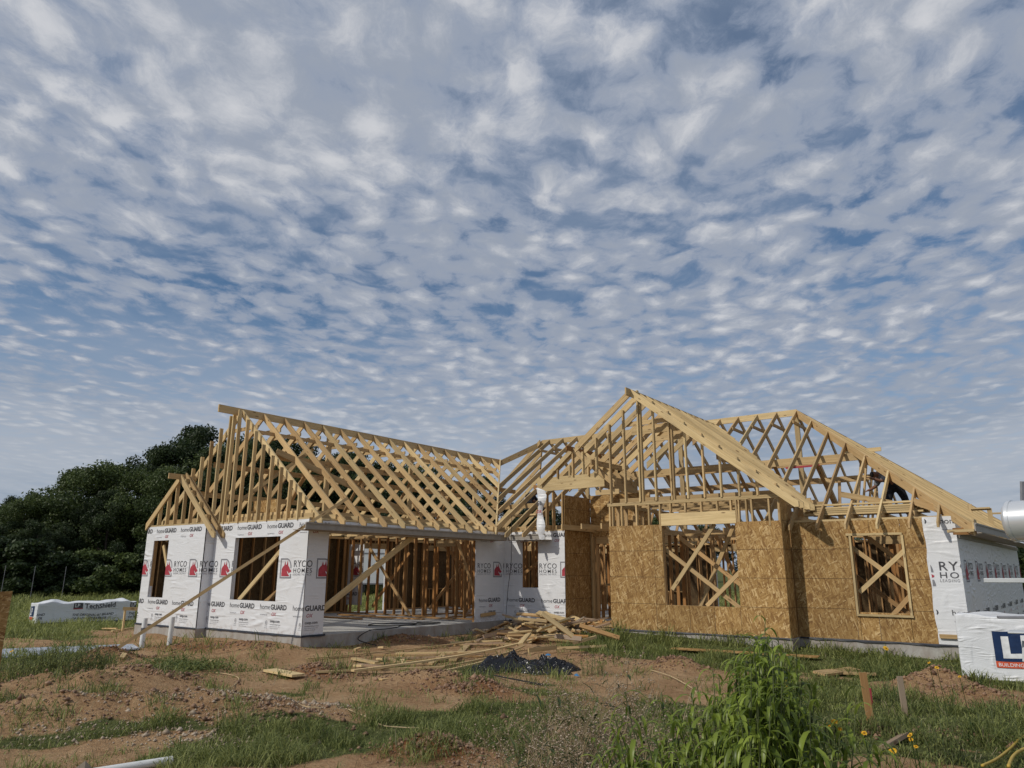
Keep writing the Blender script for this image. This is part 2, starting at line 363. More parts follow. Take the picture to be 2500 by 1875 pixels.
def logo_unit():
    outer = [(0, 0), (.42, 0), (.42, .03)]; fr = []; T = .03
    def arc(rx, ry, cx, cy, n=10): return [(cx+rx*math.sin(math.pi/2*k/n), cy+ry*math.cos(math.pi/2*k/n)) for k in range(n+1)]
    fr.append([(0, 0), (.40, 0), (.40, T), (0, T)]); fr.append([(0, T), (T, T), (T, .43), (0, .43)])
    fr.append([(T, .43-T), (.22, .43-T), (.22, .43), (T, .43)])
    o = arc(.17, .215, .22, .215); i = arc(.17-T, .215-T, .22, .215)
    for k in range(10): fr.append([i[k], i[k+1], o[k+1], o[k]])
    fr.append([(.36, T), (.36, .10), (.385, .10), (.40, T)])
    dog = [(.055, .045), (.055, .20), (.10, .255), (.135, .275), (.165, .37), (.19, .285), (.225, .30), (.25, .395), (.275, .27), (.32, .235), (.335, .205), (.395, .165), (.39, .14), (.345, .125), (.30, .105), (.285, .135), (.235, .165), (.275, .10), (.33, .06), (.335, .045)]
    P = [(fr, 1), (tri_poly(dog), 2)]
    x = .46
    def fit(s, size, w, bold=0., sp=1.):
        t = text2d(s, size, bold, 0, sp); return t, w/twidth(t)
    for s, size, w, y, b, sp in (('RYCO', .20, .59, .245, .006, 1.15), ('HOMES', .135, .59, .125, .004, 1.3), ('LEADING THE PACK', .065, .58, .065, 0, 1.3)):
        t, k = fit(s, size, w, b, sp); P.append((place(t, x, y, k), 0 if s != 'LEADING THE PACK' else 1))
    return P
HU, HL, LG = home_unit(False), home_unit(True), logo_unit()
PER = 1.168
def strip_print(u_lo, u_hi, ph_word, ph_logo, zoff=0.):
    out = []
    k0 = int(u_lo/PER)-3; k1 = int(u_hi/PER)+3
    for k in range(k0, k1):
        out += unit_print(HL, ph_word+k*PER, .51+zoff); out += unit_print(HU, ph_word+.02+k*PER, 2.275+zoff); out += unit_print(LG, ph_logo+k*PER, 1.175+zoff)
    return out
def rects(u0, u1, z0, z1, holes):
    us = sorted({u0, u1, *[h[0] for h in holes], *[h[1] for h in holes]}); zs = sorted({z0, z1, *[h[2] for h in holes], *[h[3] for h in holes]})
    us = [u for u in us if u0 <= u <= u1]; zs = [z for z in zs if z0 <= z <= z1]; out = []
    for i in range(len(us)-1):
        for j in range(len(zs)-1):
            uc = (us[i]+us[i+1])/2; zc = (zs[j]+zs[j+1])/2
            if any(h[0] < uc < h[1] and h[2] < zc < h[3] for h in holes): continue
            out.append((us[i], us[i+1], zs[j], zs[j+1]))
    return out
def sheet(mb, org, ud, nd, u0, u1, z0, z1, holes=(), th=.012, reveal=.012, mi=0, bmi=0, swap=False, goff=0.):
    """a wall sheet: front face at org + ud*u + z, thickness th behind it, openings with their own reveals"""
    org = V(org); ud = V(ud); nd = V(nd); Z = V((0, 0, 1)); ccw = ud.cross(Z).dot(nd) > 0
    def P(u, z, d): return org + ud*u + Z*z - nd*d
    def quad(a, b, c, d_, m_, gcs):
        mb.add([a, b, c, d_] if ccw else [d_, c, b, a], [(0, 1, 2, 3)], gcs if ccw else gcs[::-1], 0., m_)
    def gc(u, z): return (z+goff, u, goff) if swap else (u+goff, z, goff)
    for a, b, c, d_ in rects(u0, u1, z0, z1, holes):
        quad(P(a, c, 0), P(b, c, 0), P(b, d_, 0), P(a, d_, 0), mi, [gc(a, c), gc(b, c), gc(b, d_), gc(a, d_)])
        quad(P(a, d_, th), P(b, d_, th), P(b, c, th), P(a, c, th), bmi, [gc(a, d_), gc(b, d_), gc(b, c), gc(a, c)])
    loops = [(u0, u1, z0, z1, 1, th)] + [(h[0], h[1], max(h[2], z0), min(h[3], z1), -1, reveal) for h in holes]
    for a, b, c, d_, sg, t_ in loops:
        for (p, q) in (((a, c), (b, c)), ((b, c), (b, d_)), ((b, d_), (a, d_)), ((a, d_), (a, c))):
            if sg < 0: p, q = q, p
            quad(P(p[0], p[1], t_), P(q[0], q[1], t_), P(q[0], q[1], 0), P(p[0], p[1], 0), mi, [gc(p[0], p[1])]*2+[gc(q[0], q[1])]*2)
def print_on(name, parent, prints, org, ud, nd, u0, u1, z0, z1, holes=(), lift=.004):
    mb = MB(); org = V(org); ud = V(ud); nd = V(nd); Z = V((0, 0, 1)); ccw = ud.cross(Z).dot(nd) > 0
    R_ = rects(u0, u1, z0, z1, holes)
    for tr, mi in prints:
        for t in tr:
            xs = [p[0] for p in t]; ys = [p[1] for p in t]
            if max(xs) < u0 or min(xs) > u1: continue
            for (a, b, c, d_) in R_:
                if max(xs) < a or min(xs) > b or max(ys) < c or min(ys) > d_: continue
                q = clip(t, a, b, c, d_)
                if not q: continue
                ar = sum(q[i-1][0]*q[i][1]-q[i][0]*q[i-1][1] for i in range(len(q)))
                if abs(ar) < 1e-7: continue
                if (ar > 0) != ccw: q = q[::-1]
                mb.add([org + ud*x + Z*y + nd*lift for x, y in q], [tuple(range(len(q)))], None, 0., mi)
    if mb.v: return mb.build(name, [M[k] for k in INKS], parent)

# ================================================================ GROUND
def vnoise(x, y, sc, seed=0):
    x = np.asarray(x)*sc + seed*17.3; y = np.asarray(y)*sc - seed*9.1
    xi = np.floor(x).astype(np.int64); yi = np.floor(y).astype(np.int64); fx = x-xi; fy = y-yi
    def h(a, b):
        n = (a*374761393 + b*668265263 + seed*144269) & 0x7fffffff; n = ((n ^ (n >> 13))*1274126177) & 0x7fffffff
        return ((n ^ (n >> 16)) & 0xffff)/65535.
    fx = fx*fx*(3-2*fx); fy = fy*fy*(3-2*fy)
    return (h(xi, yi)*(1-fx)+h(xi+1, yi)*fx)*(1-fy) + (h(xi, yi+1)*(1-fx)+h(xi+1, yi+1)*fx)*fy
def fbm(x, y, sc, oct=4, seed=0, gain=.5):
    s = 0; a = 1; t = 0
    for k in range(oct): s = s + a*vnoise(x, y, sc*2**k, seed+k); t += a; a *= gain
    return s/t
# spots on the ground: centre (read off the photograph's 2212 px view, dropped on the ground), radii in metres along X and Y, turned by the third angle
def spot(px, py, ra, rb, amt, ang=0.): c = g2(px, py); return (c.x, c.y, ra, rb, amt, R(ang))
MOUNDS = [spot(160, 1500, 1.3, .75, .24, 35), spot(430, 1545, 1.5, .55, .20, 35), spot(60, 1560, 1.2, .7, .16, 35), spot(560, 1570, .8, .45, .12, 35), spot(300, 1480, 1.0, .5, .14, 35),
          spot(225, 1425, .55, .4, .22, 20), spot(930, 1480, .8, .3, .17, 30), spot(1030, 1500, .45, .28, .16, 20), spot(690, 1455, .5, .3, .12, 20),
          spot(870, 1388, 1.1, .45, .18, 70), spot(2020, 1478, .42, .35, .24, 20), spot(2090, 1500, .5, .3, .12, 0), spot(1460, 1445, .45, .3, .16, 20), spot(930, 1625, .35, .22, .12, 30),
          spot(1890, 1590, .35, .2, .08, 0), spot(560, 1405, 1.0, .5, .06, 0), spot(2120, 1600, .5, .3, .05), spot(1300, 1430, .6, .4, .08, 0)]
GREEN = [spot(120, 1415, 1.6, 1.0, 1.2, 30), spot(30, 1440, 1.3, .8, 1.1, 30), spot(545, 1388, 1.15, .38, 1.3, 0), spot(395, 1445, .55, .38, 1.3, 20), spot(395, 1465, .4, .2, 1., 20),
         spot(20, 1535, .25, .2, 1.2), spot(60, 1605, .5, .22, 1.2, 30), spot(230, 1590, .35, .22, 1.1, 30), spot(380, 1582, .45, .18, 1., 30), spot(560, 1610, .75, .4, 1.4, 30), spot(720, 1590, .8, .4, 1.4, 30), spot(850, 1600, .6, .35, 1.2, 30),
         spot(400, 1640, .7, .2, 1.2, 30), spot(980, 1560, .7, .45, 1.3, 30), spot(1100, 1530, .7, .5, 1.2, 30), spot(1180, 1500, .7, .4, 1.1, 30), spot(730, 1535, .3, .14, 1.), spot(470, 1532, .3, .1, .8),
         spot(1060, 1600, .8, .4, 1.1, 30), spot(1250, 1600, 1.0, .6, 1.2, 30), spot(1170, 1480, .4, .2, 1.), spot(1010, 1497, .3, .12, .9), spot(900, 1502, .3, .08, .7), spot(640, 1502, .35, .1, .7),
         spot(1230, 1378, 1.0, .55, 1.3, 0), spot(1460, 1392, 2.4, .6, 1.5, 0), spot(1700, 1400, 2.4, .6, 1.3, 0), spot(1900, 1425, 2.0, .8, 1.4, 0), spot(1350, 1410, .8, .4, 1., 0),
         spot(1800, 1490, 1.2, .8, 1.2, 0), spot(1950, 1560, 1.6, .5, 1.4, 0), spot(2150, 1560, 1.6, .9, 1.5, 0), spot(2060, 1640, 1.2, .35, 1.2, 0), spot(1650, 1560, 1.5, .8, 1.1, 0), spot(2180, 1480, .8, .5, 1.4, 0),
         spot(650, 1440, .4, .2, .6), spot(1520, 1440, .7, .4, .7), spot(160, 1375, 1.2, .8, .6), spot(1800, 1400, 3, .5, .8)]
GREEN += [(5.6, 5.1, 1.9, .8, 1.9, 0.), (8.6, 5.2, 2.2, 1.0, 1.9, 0.), (10.3, 4.4, 1.2, 1.1, 1.2, 0.), (7.0, 3.6, 2.0, .8, .7, 0.), spot(1750, 1440, 3.2, .8, .7, 0), spot(2050, 1590, 2.2, 1.0, .7, 0), spot(1700, 1600, 2.6, 1.2, .5, 20), spot(1150, 1560, 1.2, .7, .5, 30), spot(650, 1625, 1.6, .35, .7, 30), spot(1450, 1420, 2.2, .5, .5, 0), spot(60, 1360, 4., 1.5, .6), spot(640, 1500, .5, .08, .6, 20), spot(520, 1545, .35, .1, .8, 30)]
BARE = [spot(1980, 1485, .45, .5, 1.8, 0), spot(2070, 1510, .45, .25, 1.5, 0), spot(2130, 1405, .3, .3, 1.), spot(1960, 1645, .35, .16, 1.1, 0), spot(2080, 1620, .3, .12, 1.0), spot(1840, 1600, .45, .1, 1.0), spot(1460, 1450, .6, .3, 1.4), spot(940, 1625, .4, .25, 1.6, 30), spot(1110, 1600, .4, .15, .7), spot(1130, 1430, .9, .5, 1.2, 20),
        spot(1300, 1445, .9, .4, 1.2, 0), spot(800, 1530, 1.0, .25, 1.3, 30), spot(620, 1480, 1.6, .3, 1.5, 30), spot(600, 1430, 3, .5, 1.5, 15), spot(1760, 1455, .6, .25, .6)]
RED = [spot(235, 1422, .8, .5, 1.2, 20), spot(430, 1400, 1.6, .6, 1., 20), spot(870, 1390, 2., .6, .9, 40), spot(690, 1460, .7, .4, .9), spot(930, 1625, .6, .4, 1.3), spot(1010, 1500, .8, .3, 1.), spot(1200, 1575, .8, .4, .8), spot(350, 1480, .6, .3, .5), spot(100, 1450, 1., .5, .5)]
def field(spots, x, y):
    s = np.zeros_like(x)
    for cx, cy, a, b, m_, an in spots:
        dx = x-cx; dy = y-cy; c, si = math.cos(an), math.sin(an); u = (dx*c+dy*si)/a; v = (-dx*si+dy*c)/b
        s = s + m_*np.exp(-(u*u+v*v))
    return s
def sstep(x, a, b): t = np.clip((x-a)/(b-a), 0, 1); return t*t*(3-2*t)
def green(x, y):
    x = np.asarray(x, float); y = np.asarray(y, float)
    far = np.maximum(sstep(-x, 7.5, 9.5)*1.4, sstep(y, 18, 20)*1.4); far = np.maximum(far, sstep(x, 13.5, 15.)*1.2)
    far = far*(1-.8*np.exp(-(((x+8.6)/1.6)**2+((y+.8)/1.1)**2)))
    s = field(GREEN, x, y) - field(BARE, x, y) + far + (fbm(x, y, 1.1, 4, 3)-.5)*1.35 + (fbm(x, y, .35, 3, 8)-.5)*.6
    return np.maximum(sstep(s, .22, .80), .34*sstep(fbm(x, y, 2.1, 3, 33), .47, .66))
def in_house(x, y, e=0.):
    return ((x > -6.45-e) & (x < .0+e) & (y > -.3-e) & (y < 18)) | ((x > -6.45-e) & (x < 11.6+e) & (y > 7.0-e) & (y < 18+e)) | ((x > 4.0-e) & (x < 8.35+e) & (y > 6.0-e) & (y < 8)) | ((x > 8.2) & (x < 11.5+e) & (y > 6.55-e) & (y < 8))
def height(x, y):
    x = np.asarray(x, float); y = np.asarray(y, float)
    d = np.hypot(x-CAM.x, y-CAM.y)
    h = -.30 + .85*sstep(d, 26, 56) + 1.2*sstep(d, 60, 300)
    n = (fbm(x, y, .55, 3, 1)-.5)*.10 + (fbm(x, y, 2.6, 4, 5, .6)-.5)*.07*np.clip(1.5-field(GREEN, x, y), .3, 1.)
    bank = (.27-.033*np.clip(x-3.5, 0, 9))*np.exp(-(np.clip(6.1+.55*(x > 8.3)-y, 0, 9)/.8)**2)*sstep(x, 3.0, 4.2)*(y < 8)
    bank = bank + .10*np.exp(-((y+.1)/.7)**2)*sstep(x, -7, -5)*sstep(-x, -.6, .3)*(y < 1)
    h = h + np.clip(bank, 0, .3)
    m_ = field(MOUNDS, x, y)
    n = n + m_*(1 + (fbm(x, y, 3.2, 4, 12, .65)-.5)*1.1)
    rough = np.clip(m_*6, 0, 1)*np.clip(1-d/40, 0, 1)
    n = n + rough*(np.abs(fbm(x, y, 6.5, 3, 21, .7)-.5))*.16 + .03*np.abs(fbm(x, y, 1.6, 3, 51)-.5)*np.clip(1-d/40, 0, 1)
    h = h + n*np.clip(1.3-d/50, .15, 1)
    h = np.where(in_house(x, y, .15), np.minimum(h, -.05), h)
    return np.where(in_house(x, y, -.3), -.6, h)
def hz(x, y): return float(height(np.array([x]), np.array([y]))[0])

def axis_lines(c, lo, hi, fine, far):
    out = [c]; 
    for sgn, lim in ((1, hi), (-1, lo)):
        p = c; st = fine; seg = []
        while abs(p-c) < far:
            p += sgn*st; seg.append(p)
            if (p-lim)*sgn > 0: st *= 1.12
        out = out + seg if sgn > 0 else seg[::-1] + out
    return np.array(out)
def build_ground():
    xs = axis_lines(5, -9, 16, .085, 900); ys = axis_lines(0, -9, 7.6, .085, 900)
    X, Y = np.meshgrid(xs, ys); Z = height(X, Y); nx, ny = len(xs), len(ys)
    co = np.stack([X, Y, Z], -1).reshape(-1, 3)
    i = np.arange(nx-1)[None, :] + (np.arange(ny-1)*nx)[:, None]
    q = np.stack([i, i+1, i+1+nx, i+nx], -1).reshape(-1, 4)
    me = bpy.data.meshes.new('ground'); me.vertices.add(len(co)); me.vertices.foreach_set('co', co.ravel())
    me.loops.add(q.size); me.loops.foreach_set('vertex_index', q.ravel()); me.polygons.add(len(q)); me.polygons.foreach_set('loop_start', np.arange(len(q))*4)
    me.polygons.foreach_set('use_smooth', np.ones(len(q), bool)); me.update(calc_edges=True)
    for nm, val in (('green', green(X, Y)), ('red', np.clip(field(RED, X, Y), 0, 1))):
        a = me.attributes.new(nm, 'FLOAT', 'POINT'); a.data.foreach_set('value', val.ravel().astype('f'))
    m, nt, b = mat('soil', .95, .1); g = G(nt); oc = obj_coord(g)
    gr = g.attr('green').outputs['Fac']; rd = g.attr('red').outputs['Fac']
    n1 = g.noise(oc, 1.1, 7, .65); n2 = g.noise(oc, 14, 6, .7); n3 = g.noise(oc, 60, 4, .7)
    mix = g.m('ADD', g.m('MULTIPLY', n1, .5), g.m('MULTIPLY', n2, .5))
    tan = g.ramp(mix, [(.30, (.19, .105, .052)), (.45, (.37, .225, .118)), (.56, (.49, .32, .178)), (.70, (.62, .45, .28))])
    red = g.ramp(mix, [(.32, (.12, .042, .018)), (.5, (.25, .105, .045)), (.7, (.40, .20, .095))])
    rm = g.m('MULTIPLY_ADD', g.noise(oc, .7, 4, .6), 1.4, g.m('MULTIPLY_ADD', rd, .95, -.80), clamp=True)
    soil = g.mix(rm, tan, red)
    sod = g.ramp(g.noise(oc, 9, 6, .7), [(.3, (.055, .068, .024)), (.55, (.125, .14, .050)), (.75, (.22, .20, .09))])
    gm = g.ramp(g.m('ADD', gr, g.m('MULTIPLY_ADD', n2, .5, -.25)), [(.35, 0.), (.7, 1.)])
    pos = g.n('ShaderNodeSeparateXYZ'); g.l(oc, pos.inputs[0])
    col = g.mix(gm, soil, sod)
    # pale chips and pebbles bedded in the soil
    vo = g.n('ShaderNodeTexVoronoi'); vo.inputs['Scale'].default_value = 34; g.l(oc, vo.inputs['Vector'])
    sc = g.n('ShaderNodeSeparateColor'); g.l(vo.outputs['Color'], sc.inputs[0])
    chip = g.m('MULTIPLY', g.m('LESS_THAN', vo.outputs['Distance'], .22), g.m('GREATER_THAN', sc.outputs[0], .94))
    col = g.mix(g.m('MULTIPLY', chip, .7), col, (.48, .40, .30))
    g.l(col, b.inputs['Base Color'])
    hgt = g.m('ADD', g.m('MULTIPLY', n2, .8), g.m('MULTIPLY', n3, .35)); g.bump(hgt, 1., .075, b)
    me.materials.append(m); o = bpy.data.objects.new('ground', me); S.collection.objects.link(o); tag(o, kind='structure')
build_ground()

# ================================================================ HOUSE
house = thing('unfinished_house', 'unfinished timber framed house with open rafters, printed white wrap and bare strand board walls', 'house')
LUM = M['lumber']
PLATE, XL, D_, XJ, GP, Q1, Q2, E1, E2, YO1, TP, E3, YO2, XR, YB, SK = 2.44, -6.40, -.245, -3.60, .57, 5.73, 7.03, 2.09, 4.05, 6.02, 3.01, 8.30, 6.575, 11.485, 17.7, .42
def zW(x): return 5.33 - .84*abs(x+3.2)
def zF(y): return 2.27 + .64*(y-6.13)           # front slope of the long body
def zB(y): return 2.27 + .64*(18.17-y)
def zR(x): return 2.27 + .84*(11.78-x)          # right hip slope
def zG(x): return 5.79 - .78*abs(x-4.97)        # cross gable
def zL(x): return 6.12 + .84*(x+2.13)           # left hip slope
rest = {}                                        # what goes on in the stuff parts, by name
def wood(name, a, b, up, w=.14, t=.038, tone=None, stuff=False, parent=house):
    tone = random.uniform(0, .35) if tone is None else tone
    if name in ('stud', 'gable_stud', 'ceiling_joist', 'collar_tie', 'purlin', 'strut', 'brace'): j = lambda: V((random.gauss(0, .006), random.gauss(0, .006), random.gauss(0, .004))); a = V(a)+j(); b = V(b)+j()
    if stuff:
        board(rest.setdefault(name, MB()), a, b, up, w, t, tone); return
    mb = MB(); board(mb, a, b, up, w, t, tone); return mb.build(name, LUM, parent)
def rafter(top, tail, d=.14, t=.038, cut=True, stuff=False, tone=None, name='rafter'):
    """top/tail: ends of the upper edge; plumb cut at the ridge, plumb and level cuts at the tail"""
    top = V(top); tail = V(tail); tail = tail+(tail-top).normalized()*random.gauss(0, .018)+V((0, 0, random.gauss(0, .006))); ax = tail-top; h = V((ax.x, ax.y, 0)); c = h.length/ax.length; dv = d/c; Z = V((0, 0, 1)); hn = h.normalized()
    poly = [top, tail]
    if cut: sl_ = ax.z/h.length; poly += [tail-Z*dv*.62, tail-hn*(dv*.38/max(.2, -sl_))-Z*(dv*.62)] ; poly += [top-Z*dv]
    else: poly += [tail-Z*dv, top-Z*dv]
    tone = random.uniform(0, .5) if tone is None else tone
    n = hn.cross(Z)
    if stuff: prism(rest.setdefault(name, MB()), poly, n, t, ax, tone); return
    mb = MB(); prism(mb, poly, n, t, ax, tone); return mb.build(name, LUM, house)

# --- slab
mb = MB()
for lo, hi in (((-6.42, -.02, -.8), (.03, 7.05, 0)), ((-6.42, D_-.02, -.8), (XJ+.02, -.021, -.0005)), ((-6.42, 7.051, -.8), (E2, 17.72, -.001)), ((E2+.001, 6.0, -.8), (E3+.03, 17.72, -.0008)), ((E3+.031, 6.555, -.8), (XR+.02, 17.72, -.0012))):
    box(mb, lo, hi)
mb.build('foundation_slab', M['concrete'], house)
for a, b, n in (((-6.42, D_-.023, 0), (XJ+.02, D_-.023, 0), (0, -1, 0)), ((XJ+.03, -.023, 0), (.03, -.023, 0), (0, -1, 0)), ((.033, -.03, 0), (.033, GP+.04, 0), (1, 0, 0)), ((E2, 5.996, 0), (E3+.03, 5.996, 0), (0, -1, 0)), ((E3+.035, 6.55, 0), (XR, 6.55, 0), (0, -1, 0)), ((.2, 7.026, 0), (E1, 7.026, 0), (0, -1, 0))):
    mb = MB(); a = V(a); b = V(b); n = V(n); k = max(2, int((b-a).length/.15)); prev = None
    for i in range(k+1):
        p = a.lerp(b, i/k); w = .006+.014*random.random(); row = [p+V((0, 0, .02)), p+n*.008+V((0, 0, .004)), p+n*(.01+w)-V((0, 0, .006+.02*random.random()))]
        if prev: mb.add(prev+row, [(0, 3, 4, 1), (1, 4, 5, 2)])
        prev = row
    mb.build('sill_membrane', M['felt'], house)

# --- sheathing and wrap
OSB, WR = M['osb'], M['wrap']
GWIN = (-2.71, -.97, .68, 2.09); BWIN = (-6.0, -5.26, .66, 2.08)
pr_front = strip_print(-7, 1.5, -2.68, -3.22); pr_left = strip_print(-7, -2.5, -4.77, -4.18)
GCOL = [M['wrap'], M['osb_shaded']]
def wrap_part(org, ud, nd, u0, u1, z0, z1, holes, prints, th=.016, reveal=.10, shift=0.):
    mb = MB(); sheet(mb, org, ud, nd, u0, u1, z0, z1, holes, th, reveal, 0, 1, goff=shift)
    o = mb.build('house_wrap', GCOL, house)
    if prints:
        print_on('printed_lettering', o, prints, org, ud, nd, u0, u1, z0, z1, holes)
    return o
wrap_part((0, D_, 0), (1, 0, 0), (0, -1, 0), XL, XJ, 0.0, PLATE, [BWIN], pr_left)
# the corner return and the garage pier keep the print running round the corner
ret = [([[(x-XJ, y) for x, y in t] for t in tr], mi) for tr, mi in pr_left]
wrap_part((XJ, D_, 0), (0, 1, 0), (1, 0, 0), 0, -D_-.001, 0, PLATE, [], ret, shift=2)
mf = [([[(x+D_, y) for x, y in t] for t in tr], mi) for tr, mi in pr_front]
wrap_part((0, 0, 0), (1, 0, 0), (0, -1, 0), XJ, 0, 0, PLATE, [GWIN], pr_front, shift=5)
wrap_part((0, .001, 0), (0, 1, 0), (1, 0, 0), 0, GP, 0, PLATE-.02, [], pr_front, shift=8)
pr_q = strip_print(4, 9.5, 4.73, 5.35)
wrap_part((0, 0, 0), (0, 1, 0), (1, 0, 0), Q1, Q2-.001, 0, PLATE, [], pr_q, shift=11)
wrap_part((0, 0, 0), (0, 1, 0), (1, 0, 0), GP+.001, Q1-.001, 2.17, PLATE-.01, [], pr_q, shift=14)      # over the garage door
pr_q2 = strip_print(-1, 3, .13, -.395)
QW = (.655, 1.205, .90, 2.17)
wrap_part((0, Q2, 0), (1, 0, 0), (0, -1, 0), .001, E1, .0, PLATE, [QW], pr_q2, shift=17)
# left side wall, rear wall, right side wall (this one runs a touch out of square, as it stands)
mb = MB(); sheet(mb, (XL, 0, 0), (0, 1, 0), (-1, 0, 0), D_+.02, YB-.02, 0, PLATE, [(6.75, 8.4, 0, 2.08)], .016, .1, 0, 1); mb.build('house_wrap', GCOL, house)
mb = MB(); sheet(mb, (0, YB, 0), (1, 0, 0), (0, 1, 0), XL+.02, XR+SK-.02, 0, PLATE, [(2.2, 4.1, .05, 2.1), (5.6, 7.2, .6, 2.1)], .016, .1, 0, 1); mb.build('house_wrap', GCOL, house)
rl = math.hypot(SK, YB-YO2); rud = V((SK, YB-YO2, 0))/rl; rnd = V((rud.y, -rud.x, 0))
def rprint():
    out = []
    for k in range(14):
        out += unit_print(HL, .02+.0+k*PER*1.28-.9, .51) + unit_print(LG, .42+k*PER*1.28, 1.175)
    return out
wrap_part((XR, YO2+.001, 0), rud, rnd, 0, rl, 0, PLATE, [], rprint(), shift=21)
# torn wrap strip on the front right corner, its left edge ragged
mb = MB(); k = 26; prev = None
for i in range(k+1):
    z = PLATE*i/k; xe = 10.93 + .012*math.sin(i*.7)+random.uniform(-.006, .006); row = [(xe, YO2-.016-.01*random.random(), z), (xe+.05, YO2-.022, z), (XR+.003, YO2-.020, z)]
    if prev: mb.add(prev+row, [(0, 1, 4, 3), (1, 2, 5, 4)], [(p[0]+30, p[2], 3.) for p in prev+row])
    prev = row
tw = mb.build('house_wrap', WR, house)
big = [([[(x*1.32, y*1.22) for x, y in t] for t in tr], mi) for tr, mi in [p for p in LG]]
prs = unit_print(big, 10.49, 1.10) + unit_print(HU, 11.22, .56) + unit_print(HU, 11.22, 2.3) + unit_print(HU, 10.04, .56) + unit_print(HU, 10.04, 2.3)
print_on('printed_lettering', tw, prs, (0, YO2-.024, 0), (1, 0, 0), (0, -1, 0), 10.965, XR, .02, PLATE-.02, [], .003)
# strand board panels: 1.22 m wide sheets standing side by side
def osb_panel(org, ud, nd, u0, u1, z0, z1, holes=(), swap=False):
    mb = MB(); sheet(mb, org, ud, nd, u0+.004, u1-.004, z0, z1, holes, .012, .012, 0, 0, swap=swap, goff=0); 
    off = random.uniform(0, 40)
    mb.g = [(a+off, b, c) for a, b, c in mb.g]
    return mb.build('sheathing_panel', OSB, house)
W1 = (5.50, 7.27, .60, 2.41)
def panels(org, ud, nd, us, z0, z1, win=None):
    for a, b in zip(us[:-1], us[1:]):
        if win and a >= win[0]-.01 and b <= win[1]+.01:
            osb_panel(org, ud, nd, a, b, z0, win[2], swap=False)
            if win[3] < z1-.02: osb_panel(org, ud, nd, a, b, win[3], z1)
        else: osb_panel(org, ud, nd, a, b, z0, z1)
F1 = ((0, YO1, 0), (1, 0, 0), (0, -1, 0))
panels(*F1, [E2, 5.27, W1[0], 6.09, 6.68, W1[1], E3-.001], 0.01, PLATE, W1)
F2 = ((0, YO2, 0), (1, 0, 0), (0, -1, 0))
W2 = (9.56, 10.50, .56, 2.10)
panels(*F2, [E3+.014, 9.50, W2[0], 9.92, W2[1], 11.47], .01, PLATE-.02, W2)
osb_panel((E3, YO1+.001, 0), (0, 1, 0), (1, 0, 0), 0, .55, .01, 2.98)
osb_panel((E2, YO1+.014, 0), (0, 1, 0), (-1, 0, 0), 0, 2.3, .01, PLATE)
osb_panel((E1, Q2+.02, 0), (0, 1, 0), (1, 0, 0), 0, 1.22, .0, 3.42); osb_panel((E1-.0005, Q2+1.24, 0), (0, 1, 0), (1, 0, 0), 0.001, .17, .0, 3.42)
for a, b in ((2.11, 2.75), (2.75, 3.40), (3.40, 4.03)): osb_panel((0, 8.42, 0), (1, 0, 0), (0, -1, 0), a, b, 2.32, 3.5, swap=True)
# hanging torn strip of wrap at the porch corner
mb = MB(); prev = None
for i in range(21):
    t = i/20; z = 3.62-1.42*t; xo = 1.47+.05*math.sin(t*7)+.07*t; w = .20+.05*math.sin(t*11)+.02*random.random()
    if i == 0: w = .03
    row = [(xo, 6.58-.03*math.sin(t*9), z), (xo+w*.5, 6.52+.03*math.sin(t*14), z-.02), (xo+w, 6.60, z-.03*random.random())]
    if prev: mb.add(prev+row, [(0, 1, 4, 3), (1, 2, 5, 4)], [(p[0]+50, p[2], 3.) for p in prev+row])
    prev = row
hs = mb.build('torn_wrap', WR, house, smooth=True)
print_on('printed_lettering', hs, [(place(text2d('GU', .16, .035), 1.52, 3.12), 0), (place(text2d('OX', .13, .02, .25), 1.50, 2.90), 2)], (0, 6.50, 0), (1, 0, 0), (0, -1, 0), 1.50, 1.69, 2.3, 3.5, [], .004)

# --- wall framing
def stud_wall(a, b, z0=.038, z1=None, sp=.406, d=.089, holes=(), stuff=False, tone=.6, plates=True, skip=()):
    a = V(a); b = V(b); L = (b-a).length; ud = (b-a).normalized(); n = V((-ud.y, ud.x, 0)); z1 = PLATE if z1 is None else z1; Z = V((0, 0, 1))
    if plates:
        segs = [(0, L)]
        for h in holes:
            if h[2] < .1: segs = [s for p, q in segs for s in ((p, min(q, h[0])), (max(p, h[1]), q)) if s[1]-s[0] > .05]
        for p, q in segs: wood('bottom_plate', a+ud*p+Z*.019, a+ud*q+Z*.019, n, d, .038, tone, stuff)
        for q in (.02, .059): wood('top_plate', a+Z*(z1-q), b+Z*(z1-q), n, d, .037, tone*.6, stuff)
    us = [u for u in np.arange(.02, L, sp)] + [L-.02]
    for h in holes: us += [h[0]-.02, h[1]+.02]
    for u in us:
        hh = [h for h in holes if h[0]-.001 < u < h[1]+.001]
        lo, hi = .038, z1-.078
        t = max(0, tone*1.3+random.uniform(-.25, .2)); t = min(t, 1.)
        if hh:
            h = hh[0]
            if h[2] > .1: wood('stud', a+ud*u+Z*lo, a+ud*u+Z*(h[2]-.038), n, d, .038, t, stuff)
            if hi-h[3] > .25: wood('stud', a+ud*u+Z*(h[3]+.19), a+ud*u+Z*hi, n, d, .038, t, stuff)
        else: wood('stud', a+ud*u+Z*lo, a+ud*u+Z*hi, n, d, .038, t, stuff)
    for h in holes:
        if h[2] > .1: wood('window_sill', a+ud*h[0]+Z*(h[2]-.019), a+ud*h[1]+Z*(h[2]-.019), n, d, .038, tone, stuff)
        wood('header', a+ud*h[0]+Z*(h[3]+.095), a+ud*h[1]+Z*(h[3]+.095), Z, .19, d-.01, tone*.5, stuff)
def hole(w, x0): return (w[0]-x0, w[1]-x0, w[2], w[3])
